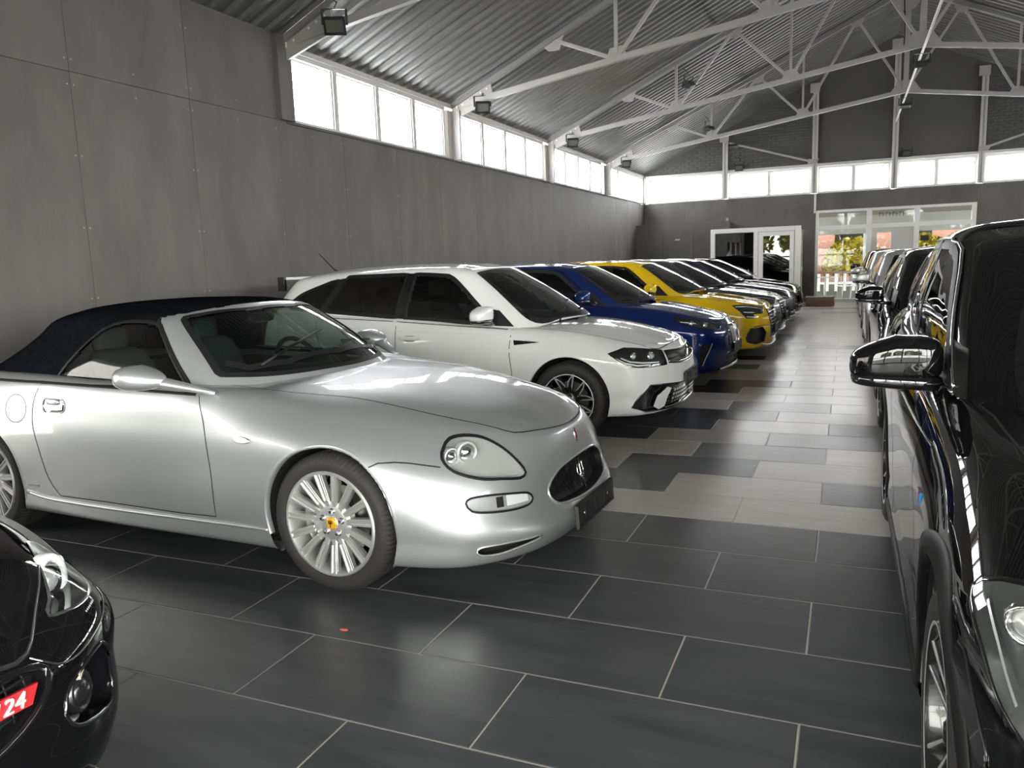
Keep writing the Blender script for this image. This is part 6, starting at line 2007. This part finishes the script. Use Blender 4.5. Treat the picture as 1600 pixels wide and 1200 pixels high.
    bead(skb, FR_TOP, [p for p in hood_h if p[0] > .1], .0025, .03).build('hood_edge', 'chrome', car, smooth=True)
    g = smooth_poly([(.30, .585), (.405, .566), (.42, .535), (.38, .495), (.28, .45), (.12, .425), (-.12, .425), (-.28, .45), (-.38, .495), (-.42, .535), (-.405, .566), (-.30, .585), (0, .59)], .03)
    o = recess(car, body, skb, FR_FRONT, g, .06, 'mesh_black', 'grille', .03, 'black_gloss', .010)
    bar_grille(car, skb, g, 8, o, 'black_plastic', True, -.03, .004)
    bar_grille(car, skb, g, 18, o, 'black_plastic', False, -.03, .003)
    # 124 badge: red field with pale numerals
    y0 = FIAT_BADGE_Y
    z0 = FIAT_BADGE_Z
    c = skb.hit(FR_FRONT, y0, z0)[0]
    b_ = empty('number_badge', (c.x - .012, y0, z0), 0, o)
    fld = MB().prism([(-.075, -.022), (.06, -.022), (.078, .022), (-.055, .022)], .0, .008, 'yz').mesh('badge_field')
    link('number_badge', fld, 'emblem_red', o).location = (c.x - .012, y0, z0)
    bpy.data.objects.remove(b_)
    cu = bpy.data.curves.new('badge_text', 'FONT')
    cu.body, cu.size, cu.extrude, cu.align_x, cu.align_y, cu.shear = '124', .050, .003, 'CENTER', 'CENTER', .25
    to = bpy.data.objects.new('badge_text', cu)
    COL.objects.link(to)
    me = bpy.data.meshes.new_from_object(to.evaluated_get(bpy.context.evaluated_depsgraph_get()))
    bpy.data.objects.remove(to)
    t = link('badge_numerals', me, 'frame_white', o)
    t.rotation_euler = (R(90), 0, R(90))
    t.location = (c.x + .0, y0 + .004, z0)
    plate_holder(car, skb, .845, .23, .5, .11)
    for xw, zw, r in AR: arch_parts(car, skb, xw, zw, r, PM, .83)
    kit = wheel_kit('roadster', .305, .225, .205, 'pair')
    for x in (0, -wb):
        for s in both(): add_wheel(car, kit, x, .83, .305, s)
    for s in both():
        m = MB()
        blob(m, (-.86, s * .90, .93), (.09, .10, .055), (.6, .65), 20, 12)
        mo = m.build('mirror', PM, car, smooth=True)
        MB().tube([(-.85, s * .86, .90), (-.80, s * .78, .86)], [.03, .025], 8).build('mirror_foot', PM, mo, smooth=True)
        blobm = MB()
        blob(blobm, (-1.65, s * .855, .74), (.09, .012, .016), (.5, .5), 16, 8)
        blobm.build('door_handle', 'chrome', car, smooth=True)
        tl = [(.52, .64), (.74, .64), (.76, .76), (.52, .77)]
        overlay(car, skb, FR_REAR, [(s * a, b) for a, b in tl], 'emblem_red', 'tail_lamp', .004, .04)
        seat(car, -1.5, s * .34, .45, 'interior', .8)
    MB().prism([(-2.8, .19), (.55, .19), (.55, .28), (.4, .40), (-2.7, .40)], -.56, .56).build('under_tray', 'black_matte', car)
    body.emit('hood', in_poly(body.FC[:, 0], body.FC[:, 1], hood_h + [(a, -b) for a, b in hood_h[::-1]]) & (body.FC[:, 2] > .55), PM, car)
    body.emit('body', np.ones(len(body.F), bool), PM, car)
    return car
FIAT_HL = [(.547, .547, .70), (.47, .60, .728), (.40, .67, .735), (.385, .73, .71), (.45, .74, .665), (.53, .69, .625), (.60, .605, .617), (.645, .49, .635), (.61, .515, .66)]
FIAT_FOG = [(.757, .449, .45), (.743, .471, .487), (.681, .584, .515), (.655, .63, .50), (.635, .645, .385), (.666, .611, .345), (.75, .507, .37), (.761, .453, .41)]
FIAT_EYE, FIAT_FOGEYE = (.535, .64, .662), (.70, .555, .425)
FIAT_HOOD = [(-.60, 0), (-.64, .40), (-.72, .60), (-.30, .64), (0, .66), (.20, .67), (.36, .655), (.547, .547), (.641, .469), (.712, .396), (.73, .32), (.738, .15), (.74, 0)]
FIAT_LINE = [(.50, .72, .605), (.57, .683, .58), (.641, .627, .556), (.70, .52, .535), (.72, .45, .545), (.722, .40, .589)]
FIAT_BADGE_Y, FIAT_BADGE_Z = .30, .527
black_roadster((-2.45, .75, 0), R(-3))
